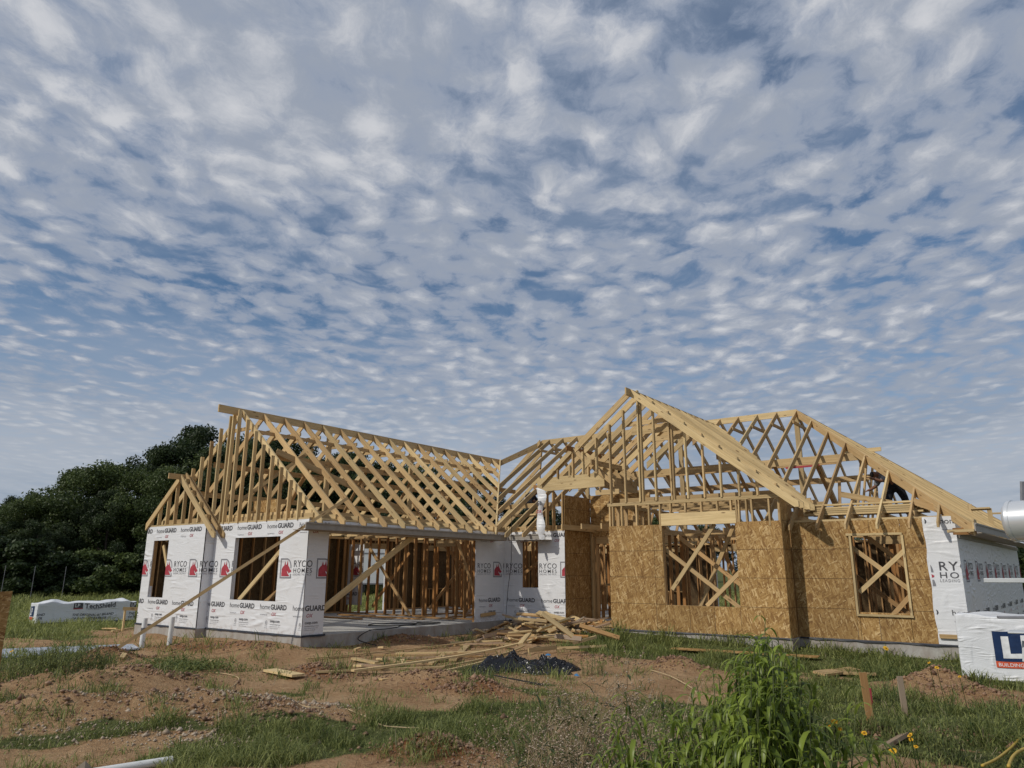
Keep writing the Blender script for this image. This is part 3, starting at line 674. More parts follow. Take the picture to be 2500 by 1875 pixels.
# front room and garage walls close behind the sheets
stud_wall((XL+.02, D_+.065, 0), (XJ-.02, D_+.065, 0), holes=[hole(BWIN, XL+.02)], stuff=True)
stud_wall((XJ+.02, .065, 0), (-.02, .065, 0), holes=[hole(GWIN, XJ+.02)], stuff=True)
stud_wall((XL+.065, .1, 0), (XL+.065, YB-.1, 0), holes=[(6.65, 8.3, 0, 2.08), (10.4, 12.3, .7, 2.08), (14.1, 15.3, .7, 2.08)], stuff=True)
stud_wall((XL+.1, YB-.065, 0), (XR+.2, YB-.065, 0), holes=[(-4.5+6.3, -2.4+6.3, .05, 2.08), (5.5, 7.3, .6, 2.1), (8.5, 10.4, .05, 2.1), (11.9, 13.5, .6, 2.1), (14.9, 16.9, .6, 2.1)], stuff=True)
stud_wall((XR-.07, YO2+.1, 0), (XR+SK-.07, YB-.1, 0), stuff=True)
stud_wall((-.065, .05, 0), (-.065, GP-.02, 0), tone=.7); stud_wall((-.065, Q1+.02, 0), (-.065, Q2-.02, 0), tone=.7)
wood('header', (-.07, GP-.1, 2.28), (-.07, Q1+.1, 2.28), (0, 0, 1), .24, .09, .5)
# garage back wall (seen through the open garage door)
stud_wall((XL+.12, 6.45, 0), (-.12, 6.45, 0), tone=.75, holes=[(4.15, 4.95, 0, 2.05)])
wrap_part((0, 6.62, 0), (1, 0, 0), (0, -1, 0), XL+.15, -5.52, .25, 2.2, [], unit_print(LG, -6.05, 1.15)+unit_print(HU, -6.7, .55), reveal=.01, shift=33)
# rooms behind
stud_wall((-3.1, 6.55, 0), (-3.1, 11.8, 0), tone=.8, stuff=False, sp=.5)
stud_wall((XL+.12, 11.9, 0), (-1.2, 11.9, 0), tone=.8, stuff=True, holes=[(3.4, 4.2, 0, 2.05)])
stud_wall((-.3, 8.9, 0), (-.3, YB-.12, 0), tone=.8, stuff=True); stud_wall((-3.0, 8.3, 0), (-.5, 8.3, 0), tone=.8, stuff=True); stud_wall((-5.0, 10.2, 0), (-1.2, 10.2, 0), tone=.9, stuff=True, sp=.35); stud_wall((-1.8, 6.6, 0), (-1.8, 8.2, 0), tone=.8, stuff=True)
stud_wall((-1.6, 9.2, 0), (1.9, 9.2, 0), tone=.8, stuff=True)
stud_wall((.12, Q2+.06, 0), (E1-.02, Q2+.06, 0), tone=.6, holes=[hole(QW, .12)])
stud_wall((E1-.1, Q2+.15, 0), (E1-.1, 11., 0), tone=.7, stuff=True)
# entry: door opening in the back wall of the porch, posts each side
stud_wall((2.12, 8.49, 0), (4.0, 8.49, 0), z1=3.5, tone=.55, holes=[(.16, 1.6, 0, 2.12)])
for x in (2.13, 2.17, 4.0): wood('stud', (x, 8.46, .04), (x, 8.46, 2.4), (0, 1, 0), .14, .038, .25)
for x in (1.50, 1.72, 2.04): wood('stud', (x, Q2+.03, PLATE), (x, Q2+.03, 3.5), (0, 1, 0), .12, .038, .45)
# front room behind the big opening
stud_wall((E2+.1, YO1+.062, 0), (E3-.03, YO1+.062, 0), z1=PLATE, tone=.45, holes=[hole(W1, E2+.1)], plates=False)
for z in (.019,): wood('bottom_plate', (E2, YO1+.06, z), (E3-.02, YO1+.06, z), (0, 1, 0), .089, .038, .5)
for z in (TP-.02, TP-.059): wood('top_plate', (E2-.02, YO1+.05, z), (E3-.01, YO1+.05, z), (0, 1, 0), .1, .037, .12)
wood('header', (W1[0]-.02, YO1+.03, 2.555), (W1[1]+.04, YO1+.03, 2.555), (0, 0, 1), .285, .075, .02)
for x in [E2+.03, E2+.12, 4.42, 4.83, 5.16, W1[0]-.05, W1[1]+.06, W1[1]+.11, 7.55, 7.68, 8.06, 8.26]: wood('stud', (x, YO1+.05, PLATE-.1), (x, YO1+.05, TP-.078), (0, 1, 0), .089, .038, .3)
for x in (5.72, 6.1, 6.5, 6.88, 7.2): wood('stud', (x, YO1+.05, 2.70), (x, YO1+.05, TP-.078), (0, 1, 0), .089, .038, .3)
for y in (6.45, 6.9, 7.35, 7.8): wood('stud', (E3-.05, y, PLATE), (E3-.05, y, TP-.07), (1, 0, 0), .089, .038, .4, True); wood('stud', (E2+.05, y, PLATE), (E2+.05, y, TP-.07), (1, 0, 0), .089, .038, .4, True)
for x in (E2+.05, E3-.05): wood('top_plate', (x, YO1+.12, TP-.04), (x, 9.6, TP-.04), (1, 0, 0), .089, .075, .2)
stud_wall((E3-.06, YO2+.1, 0), (E3-.06, 10.4, 0), tone=.5, stuff=True)
stud_wall((E2+.05, YO1+.15, 0), (E2+.05, 10.4, 0), tone=.6, stuff=True)
stud_wall((E2+.1, 10.45, 0), (XR, 10.45, 0), tone=.6, stuff=True, holes=[(1.6, 2.5, 0, 2.05), (5., 5.8, 0, 2.05)])
stud_wall((5.9, 10.55, 0), (5.9, YB-.1, 0), tone=.7, stuff=True); stud_wall((9.6, 10.55, 0), (9.6, YB-.1, 0), tone=.7, stuff=True)
stud_wall((2.4, 13.6, 0), (9.5, 13.6, 0), tone=.7, stuff=True, holes=[(2., 2.9, 0, 2.05)])
wrap_part((0, 14.4, 0), (1, 0, 0), (0, -1, 0), 5.2, 7.4, .5, 2.2, [], strip_print(4, 8, 5.3, 5.6), reveal=.01, shift=36)
stud_wall((E3+.1, YO2+.065, 0), (XR-.02, YO2+.065, 0), tone=.45, holes=[hole(W2, E3+.1)])
for x0, x1, z0, z1 in ((W2[0]-.045, W2[0]-.005, W2[2]-.0, W2[3]+.0), (W2[1]+.005, W2[1]+.045, W2[2], W2[3])): wood('window_frame', ((x0+x1)/2, YO2-.012, z0-.03), ((x0+x1)/2, YO2-.012, z1+.0), (1, 0, 0), .042, .05, .0)
wood('window_frame', (W2[0]-.10, YO2-.014, W2[3]+.025), (W2[1]+.03, YO2-.014, W2[3]+.025), (0, 0, 1), .048, .056, 0.)
wood('window_frame', (W2[0]-.05, YO2-.014, W2[2]-.052), (W2[1]+.06, YO2-.014, W2[2]-.052), (0, 0, 1), .042, .056, 0.)
# diagonal braces in the openings
def brace(a, b, tone=.15, w=.089, up=(0, 0, 1)): wood('brace', a, b, up, w, .038, tone)
y = YO1+.135
brace((5.62, y, .95), (6.75, y, 2.42)); brace((6.45, y, .60), (7.35, y, 1.42), .3); brace((5.5, y+.06, 1.85), (7.4, y+.06, .42), .35); brace((5.6, y+.5, 2.2), (7.5, y+.5, .75), .6); brace((6.0, y+.6, .5), (7.0, y+.6, 2.4), .3); brace((6.4, y+.9, 2.2), (7.2, y+.9, .4), .8)
y = YO2+.14
brace((9.58, y, .95), (10.52, y, 1.80), .1); brace((9.3, y+.05, 2.05), (10.8, y+.05, .78), .35); brace((9.6, y+.4, 2.25), (11, y+.4, 1.0), .6); brace((10.0, y+.3, .4), (10.8, y+.3, 1.25), .55); brace((9.2, y+.8, 1.4), (10.6, y+.8, .3), .7)
brace((-2.55, .16, .66), (-1.0, .16, 1.88), .05, .1); brace((-2.4, .6, .5), (-.7, .6, 1.45), .6); brace((-5.75, -.1, 1.95), (-5.2, -.1, .95), .1)
brace((-.05, .45, .45), (-.05, 3.35, 2.22), .1, .14); brace((-5.3, 6.36, 2.4), (-3.05, 6.36, .02), .55, .09); brace((-3.7, 6.9, 1.9), (-5.3, 6.9, .2), .9); brace((-1.3, 6.36, 2.35), (-.2, 6.36, .05), .6)
for a, b in (((-2.9, 7.4, 2.3), (-2.9, 10.4, .3)), ((-2.95, 7.1, .2), (-2.95, 9.0, 1.8)), ((-2.2, 8.6, .1), (.8, 9.1, 2.3)), ((.75, 7.6, 1.2), (1.3, 7.6, 2.2)), ((2.4, 9.2, .1), (3.9, 9.2, 1.9)), ((2.2, 9.9, 1.7), (3.9, 9.9, .2))): brace(a, b, .75)
wood('ledger', (2.3, 8.9, .98), (4.0, 8.9, .98), (0, 0, 1), .06, .04, .2); wood('ledger', (XR-.52, YO2-.06, .17), (XR+.01, YO2-.06, .17), (0, 0, 1), .075, .03, .4)

# --- wing roof
wood('ridge_board', (-3.2, -.50, 5.24), (-3.2, 10.96, 5.24), (0, 0, 1), .19, .038, .25)
sp = .6415; k = 0; y = .16
wood('rafter', (-3.2, 0, 0), (-3.2, 0, .01), (1, 0, 0), .01, .01, 0, True)
while y < 10.7:
    zt = zW(.23); yv = 6.13+(zW(.23)-2.27)/.64
    # right slope; beyond the inner corner the feet land on the valley
    zf = zF(y)
    xt = .23 if y < 6.5 else -3.2+(5.33-zf)/.84
    if xt > -3.1: rafter((-3.181, y, zW(-3.181)), (xt, y, zW(xt)), cut=y < 6.5)
    rafter((-3.219, y, zW(-3.219)), (-6.46, y, zW(-6.46)), stuff=k > 12)
    if k % 1 == 0 and y < 10: wood('collar_tie', (-3.78, y+.04, 4.80), (-2.50, y+.04, 4.80), (0, 0, 1), .089, .038, .3)
    wood('ceiling_joist', (-6.3, y-.04, PLATE+.075), (-.02, y-.04, PLATE+.075), (0, 0, 1), .14, .038, .15)
    y += sp; k += 1
# doubled rafter at the gable face
for x in (-1.95, -4.45): wood('purlin', (x, .3, zW(x)-.26), (x, 10.2 if x > -3 else 10.5, zW(x)-.26), (0, 0, 1), .14, .038, .55)
wood('purlin', (-3.2+.55, .2, 4.70), (-3.2+.55, 9.9, 4.70), (0, 0, 1), .089, .038, .5); wood('purlin', (-5.3, .3, zW(-5.3)-.25), (-5.3, 12.5, zW(-5.3)-.25), (0, 0, 1), .14, .038, .4)
wood('purlin', (-.9, .2, 2.66), (-.9, 6.9, 2.66), (0, 0, 1), .10, .038, .2); wood('purlin', (-2.6, .2, 2.66), (-2.6, 9, 2.66), (0, 0, 1), .14, .038, .3)
for yy in (3.0, 6.3, 9.5):
    wood('post', (-3.2, yy, 2.6), (-3.2, yy, 5.14), (0, 1, 0), .14, .076, .2)
for yy in (1.5, 3.4, 5.2, 7.2, 9.): 
    wood('strut', (-3.1, yy, 2.6), (-2.0, yy, zW(-2.)-.3), (0, 1, 0), .089, .038, .7); wood('strut', (-3.3, yy+.1, 2.6), (-4.4, yy+.1, zW(-4.4)-.3), (0, 1, 0), .089, .038, .7)
wood('strut', (-4.6, .5, 2.6), (-3.1, 2.4, 4.6), (0, 0, 1), .089, .038, .3); wood('strut', (-1.9, .35, 4.15), (-.6, 3.9, 2.75), (0, 0, 1), .14, .038, .45)
mb = MB(); sheet(mb, (0, .62, 0), (1, 0, 0), (0, -1, 0), -3.05, -2.05, 2.6, 3.02, (), .012); mb.build('plywood_sheet', M['osb'], house)
# gable studs of the wing; the small gable over the projecting bay
def gable_stud(x, y, z0, z1, stuff=False): wood('gable_stud', (x, y, z0), (x, y, z1), (0, 1, 0), .089, .038, random.uniform(0, .4))
x = -.41
while x > -6.0:
    zb = PLATE
    if x < -3.75: zb = max(PLATE, 3.75-.84*abs(x+5.0)-.05) if x > -6.1 else PLATE
    if zW(x)+.05-zb > .2: gable_stud(x, .02, zb, zW(x)+random.uniform(.0, .08))
    x -= .378
gable_stud(-3.29, .02, PLATE, 5.2)
wood('top_plate', (XJ, .05, PLATE+.02), (0, .05, PLATE+.02), (0, 1, 0), .1, .038, .05); wood('top_plate', (XL, D_+.05, PLATE+.02), (XJ, D_+.05, PLATE+.02), (0, 1, 0), .1, .038, .05)
wood('rim_board', (XJ, .14, PLATE+.13), (-.1, .14, PLATE+.13), (0, 0, 1), .17, .038, .15)
wood('rim_board', (XL+.4, -.05, PLATE+.11), (XJ, -.05, PLATE+.11), (0, 0, 1), .12, .038, .3)
for i in range(8):
    x = -6.28+.375*i; zt = 3.75-.84*abs(x+5.0)
    gable_stud(x, D_+.03, PLATE+.04, zt+.05)
gable_stud(-3.63, D_+.03, PLATE+.04, PLATE+.22)
wood('ridge_board', (-5.0, -.60, 3.68), (-5.0, 0.12, 3.68), (0, 0, 1), .14, .038, .3)
for yy in (D_-.03, D_+.22): rafter((-4.98, yy, 3.74), (-3.15, yy, 3.74-.84*1.83)); 
rafter((-5.02, D_-.03, 3.74), (-6.44, D_-.03, 3.74-.84*1.42), cut=False); rafter((-4.98, -.14, 3.80), (-3.3, -.14, 3.80-.84*1.68), d=.09)
wood('lookout', (-6.95, .3, 2.14), (-6.38, .3, 2.14), (0, 0, 1), .13, .05, .2); wood('lookout', (-6.85, .55, 2.2), (-6.38, .55, 2.2), (0, 0, 1), .09, .04, .5)
# scaffold plank sheet, soffit and fascia of the garage side
def trim_run(name, a, b, up, w, t, m_='trim'): mb = MB(); board(mb, a, b, up, w, t); return mb.build(name, M[m_], house)
trim_run('fascia', (.43, -.42, 2.262), (.43, 6.585, 2.262), (0, 0, 1), .145, .022); trim_run('fascia', (.452, -.42, 2.322), (.452, 6.565, 2.322), (0, 0, 1), .03, .018)
trim_run('fascia', (.455, 6.61, 2.272), (1.73, 6.61, 2.272), (0, 0, 1), .145, .022); trim_run('fascia', (.466, 6.588, 2.332), (1.74, 6.588, 2.332), (0, 0, 1), .03, .018)
trim_run('soffit', (.21, -.41, 2.185), (.21, 6.59, 2.185), (1, 0, 0), .41, .012, 'soffit'); trim_run('soffit', (.43, 6.82, 2.188), (1.7, 6.82, 2.188), (0, 1, 0), .40, .012, 'soffit')

# --- long body roof
RY, RZ = 12.15, 6.12
wood('ridge_board', (-2.13, RY, RZ-.09), (2.6, RY, RZ-.09), (0, 0, 1), .19, .038, .2); wood('ridge_board', (2.6, RY, RZ-.088), (7.2, RY, RZ-.088), (0, 0, 1), .19, .038, .05)
xs_ = [7.2-.6*i for i in range(17)]
for x in xs_:
    if x < -2.3: continue
    y0 = 6.28; cut = True
    if x < .2: y0 = 6.13+(zW(x)-2.27)/.64; cut = False
    elif 1.75 < x < 8.4: y0 = 6.13+(max(zG(x), 2.3)-2.27)/.64; cut = False
    if x < -2.13: top = (x, 6.13+(zL(x)-2.27)/.64, zL(x))
    else: top = (x, RY-.019, zF(RY-.019))
    if top[1]-y0 > .2: rafter(top, (x, y0, zF(y0)), cut=cut)
    rafter((x, RY+.019, zB(RY+.019)), (x, 18.1, zB(18.1)), stuff=x < 2, tone=.35)
    if x > -2: wood('collar_tie', (x+.04, 11.45, 5.62), (x+.04, 12.85, 5.62), (0, 0, 1), .089, .038, .4)
for x in (7.8, 8.39, 8.96, 9.54, 10.14, 10.73, 11.23):
    yt = 6.13+(zR(x)-2.27)/.64; rafter((x, yt-.03, zF(yt-.03)), (x, 6.22, zF(6.22)))
    rafter((x, 18.17-(zR(x)-2.27)/.64, zR(x)), (x, 18.1, zB(18.1)), stuff=True)
def hipr(name, a, b, n_, tone): 
    a = V(a); b = V(b); Z = V((0, 0, 1)); mb = MB(); prism(mb, [a, b, b-Z*.21, a-Z*.23], (b-a).cross(Z), .04, b-a, tone); return mb.build(name, LUM, house)
hipr('hip_rafter', (7.2, RY-.02, 6.11), (11.83, 6.07, 2.24), 0, .35); hipr('hip_rafter', (7.2, RY+.02, 6.11), (12.58, 18.2, 2.24), 0, .5)
hipr('hip_rafter', (-2.13, RY, 6.11), (-3.2, 6.13+(zL(-3.2)-2.27)/.64, zL(-3.2)), 0, .3); hipr('hip_rafter', (-2.13, RY, 6.11), (-6.7, 18.2, 2.3), 0, .4)
hipr('valley_rafter', (-3.19, 10.94, 5.36), (.25, 6.30, 2.40), 0, .05)
# right hip slope: rafters climb from the right eave to the ridge end and the hips
def eaveX(y): return 11.80 + .78*(y-6.1)/12.1
y = 6.75
while y < 17.9:
    if y < RY: t_ = (RY-y)/(RY-6.07); xh, zh = 7.2+4.63*t_, 6.11-3.87*t_
    else: t_ = (y-RY)/(18.2-RY); xh, zh = 7.2+5.38*t_, 6.11-3.87*t_
    rafter((xh+.03, y, zh-.02), (eaveX(y), y, 2.26), tone=random.uniform(0, .2)); y += .47
# left hip slope and the slope behind the wing
y = 12.0
while y < 17.5:
    xt = -2.13-(0 if y < RY else 1)*(y-RY)*.76; rafter((xt, y, zL(xt)), (-6.6, y, zL(-6.6)), stuff=True); y += .6
for (yy, x0, x1) in ((9.55, .2, 9.3),): wood('purlin', (x0, yy, zF(yy)-.27), (x1, yy, zF(yy)-.27), (0, 0, 1), .19, .038, .25)
wood('purlin', (7.0, 14.7, zB(14.7)-.27), (9.3, 14.7, zB(14.7)-.25), (0, 0, 1), .19, .038, .3)
wood('purlin', (-1.5, 8.1, zF(8.1)-.25), (2, 8.1, zF(8.1)-.25), (0, 0, 1), .14, .038, .35); wood('purlin', (5.5, 15.2, 3.25), (10.6, 15.2, 3.25), (0, 0, 1), .14, .038, .5)
wood('purlin', (-1, 14.7, zB(14.7)-.27), (7.0, 14.7, zB(14.7)-.27), (0, 0, 1), .19, .038, .5); wood('purlin', (2.4, 10.6, 4.25), (8.6, 10.6, 4.25), (0, 0, 1), .14, .038, .45)
for x in (7.17, 3.4, -.2): wood('post', (x, RY, 2.6), (x, RY, RZ-.19), (1, 0, 0), .14, .076, .15)
for (x, yy) in ((9.30, 9.75), (9.42, 9.72), (9.66, 9.7), (9.52, 9.9)): wood('post', (x-.25, yy, 2.6), (x, yy, zR(x)-.25), (0, 1, 0), .10, .04, .3)
for i in range(9): wood('strut', (8.4-1.05*i, 11.2, 2.6), (8.2-1.05*i, 9.6, zF(9.6)-.3), (1, 0, 0), .089, .038, .6)
for i in range(9): wood('strut', (8.9-1.05*i, 13.2, 2.6), (8.7-1.05*i, 14.65, zB(14.65)-.3), (1, 0, 0), .089, .038, .6, True)
x = .4
while x < 11.3:
    if not (E2 < x < E3): wood('ceiling_joist', (x, 6.68, PLATE+.075), (x, 10.5, PLATE+.075), (0, 0, 1), .14, .038, .25, x < 8.5)
    wood('ceiling_joist', (x+.05, 10.4, PLATE+.075), (x+.05, 17.5, PLATE+.075), (0, 0, 1), .14, .038, .35, True); x += .61
for i in range(6): wood('rim_board', (-3., 7.2+i*.02, PLATE+.1), (E1, 7.2+i*.02, PLATE+.1), (0, 0, 1), .12, .01, .3, True)
wood('top_plate', (E3+.03, YO2+.05, PLATE-.001), (XR, YO2+.05, PLATE-.001), (0, 1, 0), .1, .04, .1); wood('top_plate', (0.1, Q2+.05, PLATE+.02), (E1, Q2+.05, PLATE+.02), (0, 1, 0), .1, .038, .1)
wood('top_plate', (-.05, .1, PLATE+.02), (-.05, 7.0, PLATE+.02), (1, 0, 0), .09, .038, .1)
wood('purlin', (8.2, 13.0, 4.84), (9.24, 13.0, 4.84), (0, 0, 1), .12, .038, .1)
# --- cross gable over the front room
wood('ridge_board', (4.97, 5.42, 5.68), (4.97, 11.4, 5.68), (0, 0, 1), .19, .038, .3)
ys_ = [5.66, 5.70, 6.10] + [6.10+.42*i for i in range(1, 13)]
for i, y in enumerate(ys_):
    zv = zF(y)-.02; xr = min(8.80, 4.97+(5.79-max(zv, 2.2))/.78); 
    if y < 5.8: xr = 8.80
    if xr > 5.1: rafter((4.99, y, 5.775), (xr, y, zG(xr)), cut=xr > 8.7, d=.15, tone=random.uniform(0, .12))
for i, y in enumerate([5.66, 6.10] + [6.10+.6*i for i in range(1, 9)]):
    zv = zF(y); xl = max(3.35 if y < 6.2 else 3.02 if y < 9 else 1.75, 4.97-(5.79-max(zv, 2.4))/.78)
    if xl < 4.8: rafter((4.95, y, 5.775), (xl, y, zG(xl)), cut=False, d=.15)
x = 8.26
for x in [4.97+.41*i for i in range(-5, 9)]:
    if x > 8.28: continue
    zt = zG(x)+.02 if x >= 4.9 else zG(x)-.12
    gable_stud(x, YO1+.02, TP+.0 if x > 4.0 else 3.8, zt)
for x in (5.02, 5.84): gable_stud(x, YO1+.06, TP, zG(x)-.1)
for y in (7.3, 8.5): wood('collar_tie', (4.15, y, 5.0), (5.8, y, 5.0), (0, 0, 1), .14, .038, .1)
for y in (6.7, 7.3, 7.9, 8.5, 9.1): wood('collar_tie', (4.25, y+.04, 5.12), (5.7, y+.04, 5.12), (0, 0, 1), .12, .038, .2)
wood('purlin', (6.9, 6.2, zG(6.9)-.3), (6.9, 9.1, zG(6.9)-.3), (0, 0, 1), .14, .038, .4); wood('purlin', (3.3, 6.5, zG(3.3)-.3), (3.3, 8.2, zG(3.3)-.3), (0, 0, 1), .14, .038, .4)
for i in range(7): wood('ceiling_joist', (E2+.1, 6.5+.6*i, TP+.07), (E3-.1, 6.5+.6*i, TP+.07), (0, 0, 1), .14, .038, .3)
# porch beams and the little gable over them
wood('porch_beam', (1.22, 7.0, 3.74), (3.42, 7.0, 3.76), (0, 0, 1), .38, .05, 0.); wood('porch_beam', (3.40, 7.03, 3.70), (3.40, 8.9, 3.70), (0, 0, 1), .34, .06, .35); wood('porch_beam', (.95, 7.2, 3.72), (1.6, 7.2, 3.66), (0, 0, 1), .12, .05, .9)
wood('porch_beam', (3.4, 6.55, 3.36), (4.1, 6.55, 3.36), (0, 0, 1), .13, .05, .2)
wood('ridge_board', (2.46, 6.60, 4.66), (2.46, 9.6, 4.66), (0, 0, 1), .13, .038, 1.)
def zP(x): return 4.72-.80*abs(x-2.46)
for y in (6.92, 7.02, 7.5, 8.0, 8.5, 9.0):
    rafter((2.48, y, zP(2.48)), (3.75 if y < 7.1 else 3.5, y, zP(3.75 if y < 7.1 else 3.5)), cut=False, d=.12); rafter((2.44, y, zP(2.44)), (1.35, y, zP(1.35)), cut=False, d=.12)
for x, zt in ((1.94, 4.33), (2.45, 4.6), (2.95, 4.36), (3.40, 3.99)): gable_stud(x, 6.97, 3.9, zt)
# right eave: fascia, soffit, corner block
fo = V((.37, 0, 0))
trim_run('fascia', (11.86, 5.98, 2.19), (11.86+.78, 18.1, 2.19), (0, 0, 1), .15, .022); trim_run('fascia', (11.882, 5.98, 2.25), (11.882+.78, 18.1, 2.25), (0, 0, 1), .03, .018)
trim_run('soffit', (11.68, 6.75, 2.11), (11.68+.6, 18.0, 2.11), (1, 0, 0), .44, .012, 'trim'); trim_run('frieze_board', (11.515, 6.62, 2.06), (11.515+SK, 17.6, 2.06), (0, 0, 1), .09, .02, 'trim')
wood('lookout', (11.46, 6.3, 2.13), (11.85, 6.3, 2.13), (0, 0, 1), .13, .05, .9); wood('lookout', (11.40, 6.02, 2.12), (11.84, 6.02, 2.13), (0, 0, 1), .05, .1, .1); wood('lookout', (11.84, 6.0, 2.24), (11.84, 6.5, 2.24), (0, 0, 1), .2, .038, .1)
# open frame standing on the right slope
for a, b in (((11.40, 11.0, 2.70), (11.40, 11.0, 2.99)), ((11.80, 11.0, 2.45), (11.80, 11.0, 2.88)), ((11.42, 10.99, 2.87), (11.82, 10.99, 2.87)), ((11.6, 14.5, 2.98), (12.2, 14.5, 2.98))): wood('strut', a, b, (1, 0, 0), .10, .04, .2)
for nm, mb in rest.items():
    o = mb.build(nm, LUM, house); o['kind'] = 'stuff'

# ================================================================ SITE OBJECTS
ZV = V((0, 0, 1))
def on_y(px, py, Y): d = ray(px, py); return CAM + d*((Y-CAM.y)/d.y)
def rotz(v, a): c, s_ = math.cos(a), math.sin(a); return V((v.x*c-v.y*s_, v.x*s_+v.y*c, v.z))
def gz(p, up=0.): return V((p.x, p.y, hz(p.x, p.y)+up))
def gpz(px, py, up=0.):                      # the point of the real ground under a point of the photograph
    z = -.3
    for _ in range(12): p = gp(px, py, z); z = z*.4 + hz(p.x, p.y)*.6
    return V((p.x, p.y, hz(p.x, p.y)+up))
def bevel(o, w=.004, seg=1):
    m_ = o.modifiers.new('bevel', 'BEVEL'); m_.width = w; m_.segments = seg; m_.limit_method = 'ANGLE'
M['clay'] = plain('weathered_stone', (.20, .17, .13), .9)
# --- a plastic-wrapped bundle: rounded, sagging sheet over a stack
def bundle(name, label, A, ux, length, depth, h, group, tuck, prints_front, prints_end=None, lumps=(), frontn=-1, wr='tarpwrap'):
    root = thing(name, label, 'lumber bundle', tuple(A), group)
    ux = V(ux).normalized(); uy = V((-ux.y, ux.x, 0))
    mb = MB(); nx, ny, nz = 44, 18, 12
    def surf(u, v, w):      # u along, v depth, w height, all 0..1 on the box
        p = V(A) + ux*(u*length) + uy*(v*depth) + ZV*(w*h)
        for (lu, lv, lh, lr) in lumps: p += ZV*(lh*w*math.exp(-((u-lu)/lr)**2-((v-lv)/.5)**2))
        q = 9.0; n = vn(u*length*q/3, v*depth*q/3+w*h*q/3)
        edge = min(u, 1-u)*length; sag = .02*math.sin(u*19+v*5)*w
        return p + ZV*(sag+(n-.5)*.03*w) + uy*((n-.5)*.035*(1 if v > .5 else -1)) + ux*((n-.5)*.03)
    def vn(a, b): return float(fbm(np.array([a]), np.array([b]), 1., 3, 31)[0])
    def patch(f, na, nb):
        vs = [f(i/na, j/nb) for j in range(nb+1) for i in range(na+1)]; fs = [(j*(na+1)+i, j*(na+1)+i+1, (j+1)*(na+1)+i+1, (j+1)*(na+1)+i) for j in range(nb) for i in range(na)]
        mb.add(vs, fs, [((p-V(A)).dot(ux), (p-V(A)).z, (p-V(A)).dot(uy)) for p in vs])
    patch(lambda a, b: surf(a, 0, b), nx, nz); patch(lambda a, b: surf(1-a, 1, b), nx, nz)
    patch(lambda a, b: surf(a, b, 1), nx, ny); patch(lambda a, b: surf(0, 1-a, b), ny, nz); patch(lambda a, b: surf(1, a, b), ny, nz)
    body = mb.build('plastic_cover', M[wr], root, tuple(A), smooth=True)
    w_ = body.modifiers.new('weld', 'WELD'); w_.merge_threshold = .002
    bv = body.modifiers.new('soft', 'BEVEL'); bv.width = .02; bv.segments = 2; bv.limit_method = 'ANGLE'; bv.angle_limit = R(50)
    # boards showing under the skirt, and the runners they lie on
    mb = MB(); 
    for k in range(3): a = V(A)+ux*(.06)+uy*(.05)+ZV*(-.012-.02*k); board(mb, a+uy*(depth/2-.05), a+ux*(length-.12)+uy*(depth/2-.05), uy, depth-.08, .016, 0.)
    mb.build('board_stack', M['osb'], root, tuple(A))
    for k in range(3):
        mb = MB(); c = V(A)+ux*(length*(.1+.4*k))-ZV*.11; board(mb, c+uy*.02, c+uy*(depth-.02), ux, .09, .09, .5); mb.build('runner', LUM, root, tuple(A))
    for prints, o_, u_, n_, L_ in ((prints_front, V(A), ux, -uy, length), (prints_end, V(A)+uy*depth, -uy, -ux, depth)):
        if not prints: continue
        mb = MB()
        for tr, mi in prints:
            for t in tr:
                # cut long triangles small enough to lie on the rumpled sheet
                for a in range(int(max(0, min(p[0] for p in t)//.12)), int(max(p[0] for p in t)//.12)+1):
                    for b in range(int(max(0, min(p[1] for p in t)//.12)), int(max(p[1] for p in t)//.12)+1):
                        q = clip(t, max(a*.12, .0), min((a+1)*.12, L_), max(b*.12, 0), min((b+1)*.12, h))
                        if not q: continue
                        if abs(sum(q[i-1][0]*q[i][1]-q[i][0]*q[i-1][1] for i in range(len(q)))) < 1e-7: continue
                        pts = []
                        for x, y in q:
                            s_ = surf(x/L_, 0, y/h) if u_ == ux else surf(0, 1-x/L_, y/h)
                            pts.append(s_+n_*(.006+.002*mi))
                        mb.add(pts, [tuple(range(len(pts)))], None, 0, mi)
        if mb.v: mb.build('printed_lettering', [M[k] for k in INKS], body, tuple(A)).location = (0, 0, 0)
    return root
rect = lambda x0, y0, x1, y1: [[(x0, y0), (x1, y0), (x1, y1), (x0, y1)]]
def lp_block(x, y, w, h_, s_=1.):
    t = text2d('LP', 1., .035, 0, .86); k = h_*.72/.73; kx = w*.74/twidth(t)
    out = [(rect(x, y, x+w, y+h_), 3), (place([[(a*kx, b*k) for a, b in q] for q in t], x+w*.11, y+h_*.14), 5)]
    return out
gA = V((11.52, 4.28, -.30))
lpw = .66; B1 = lp_block(.50, .34, .80, .46) + [(rect(.50, .24, 1.30, .335), 4), (place(text2d('BUILDING SOLUTIONS', .075, .006), .53, .262, 1.0), 5), (place(text2d('®', .09, .004), 1.19, .38), 5)] + [(place(text2d('LP', .06), .5+.35*i, 1.02), 0) for i in range(4)]
gA.z = -.34
bundle('board_bundle', 'white wrapped board bundle with big blue lettered square beside the right wall', gA, (1, 0, 0), 2.44, 1.22, 1.02, None, 0, B1)
tA = gpz(85, 1527); tB = gpz(327, 1519); tu = (tB-tA); tu.z = 0; tA.z = max(tA.z, tB.z)+.03
T1 = []
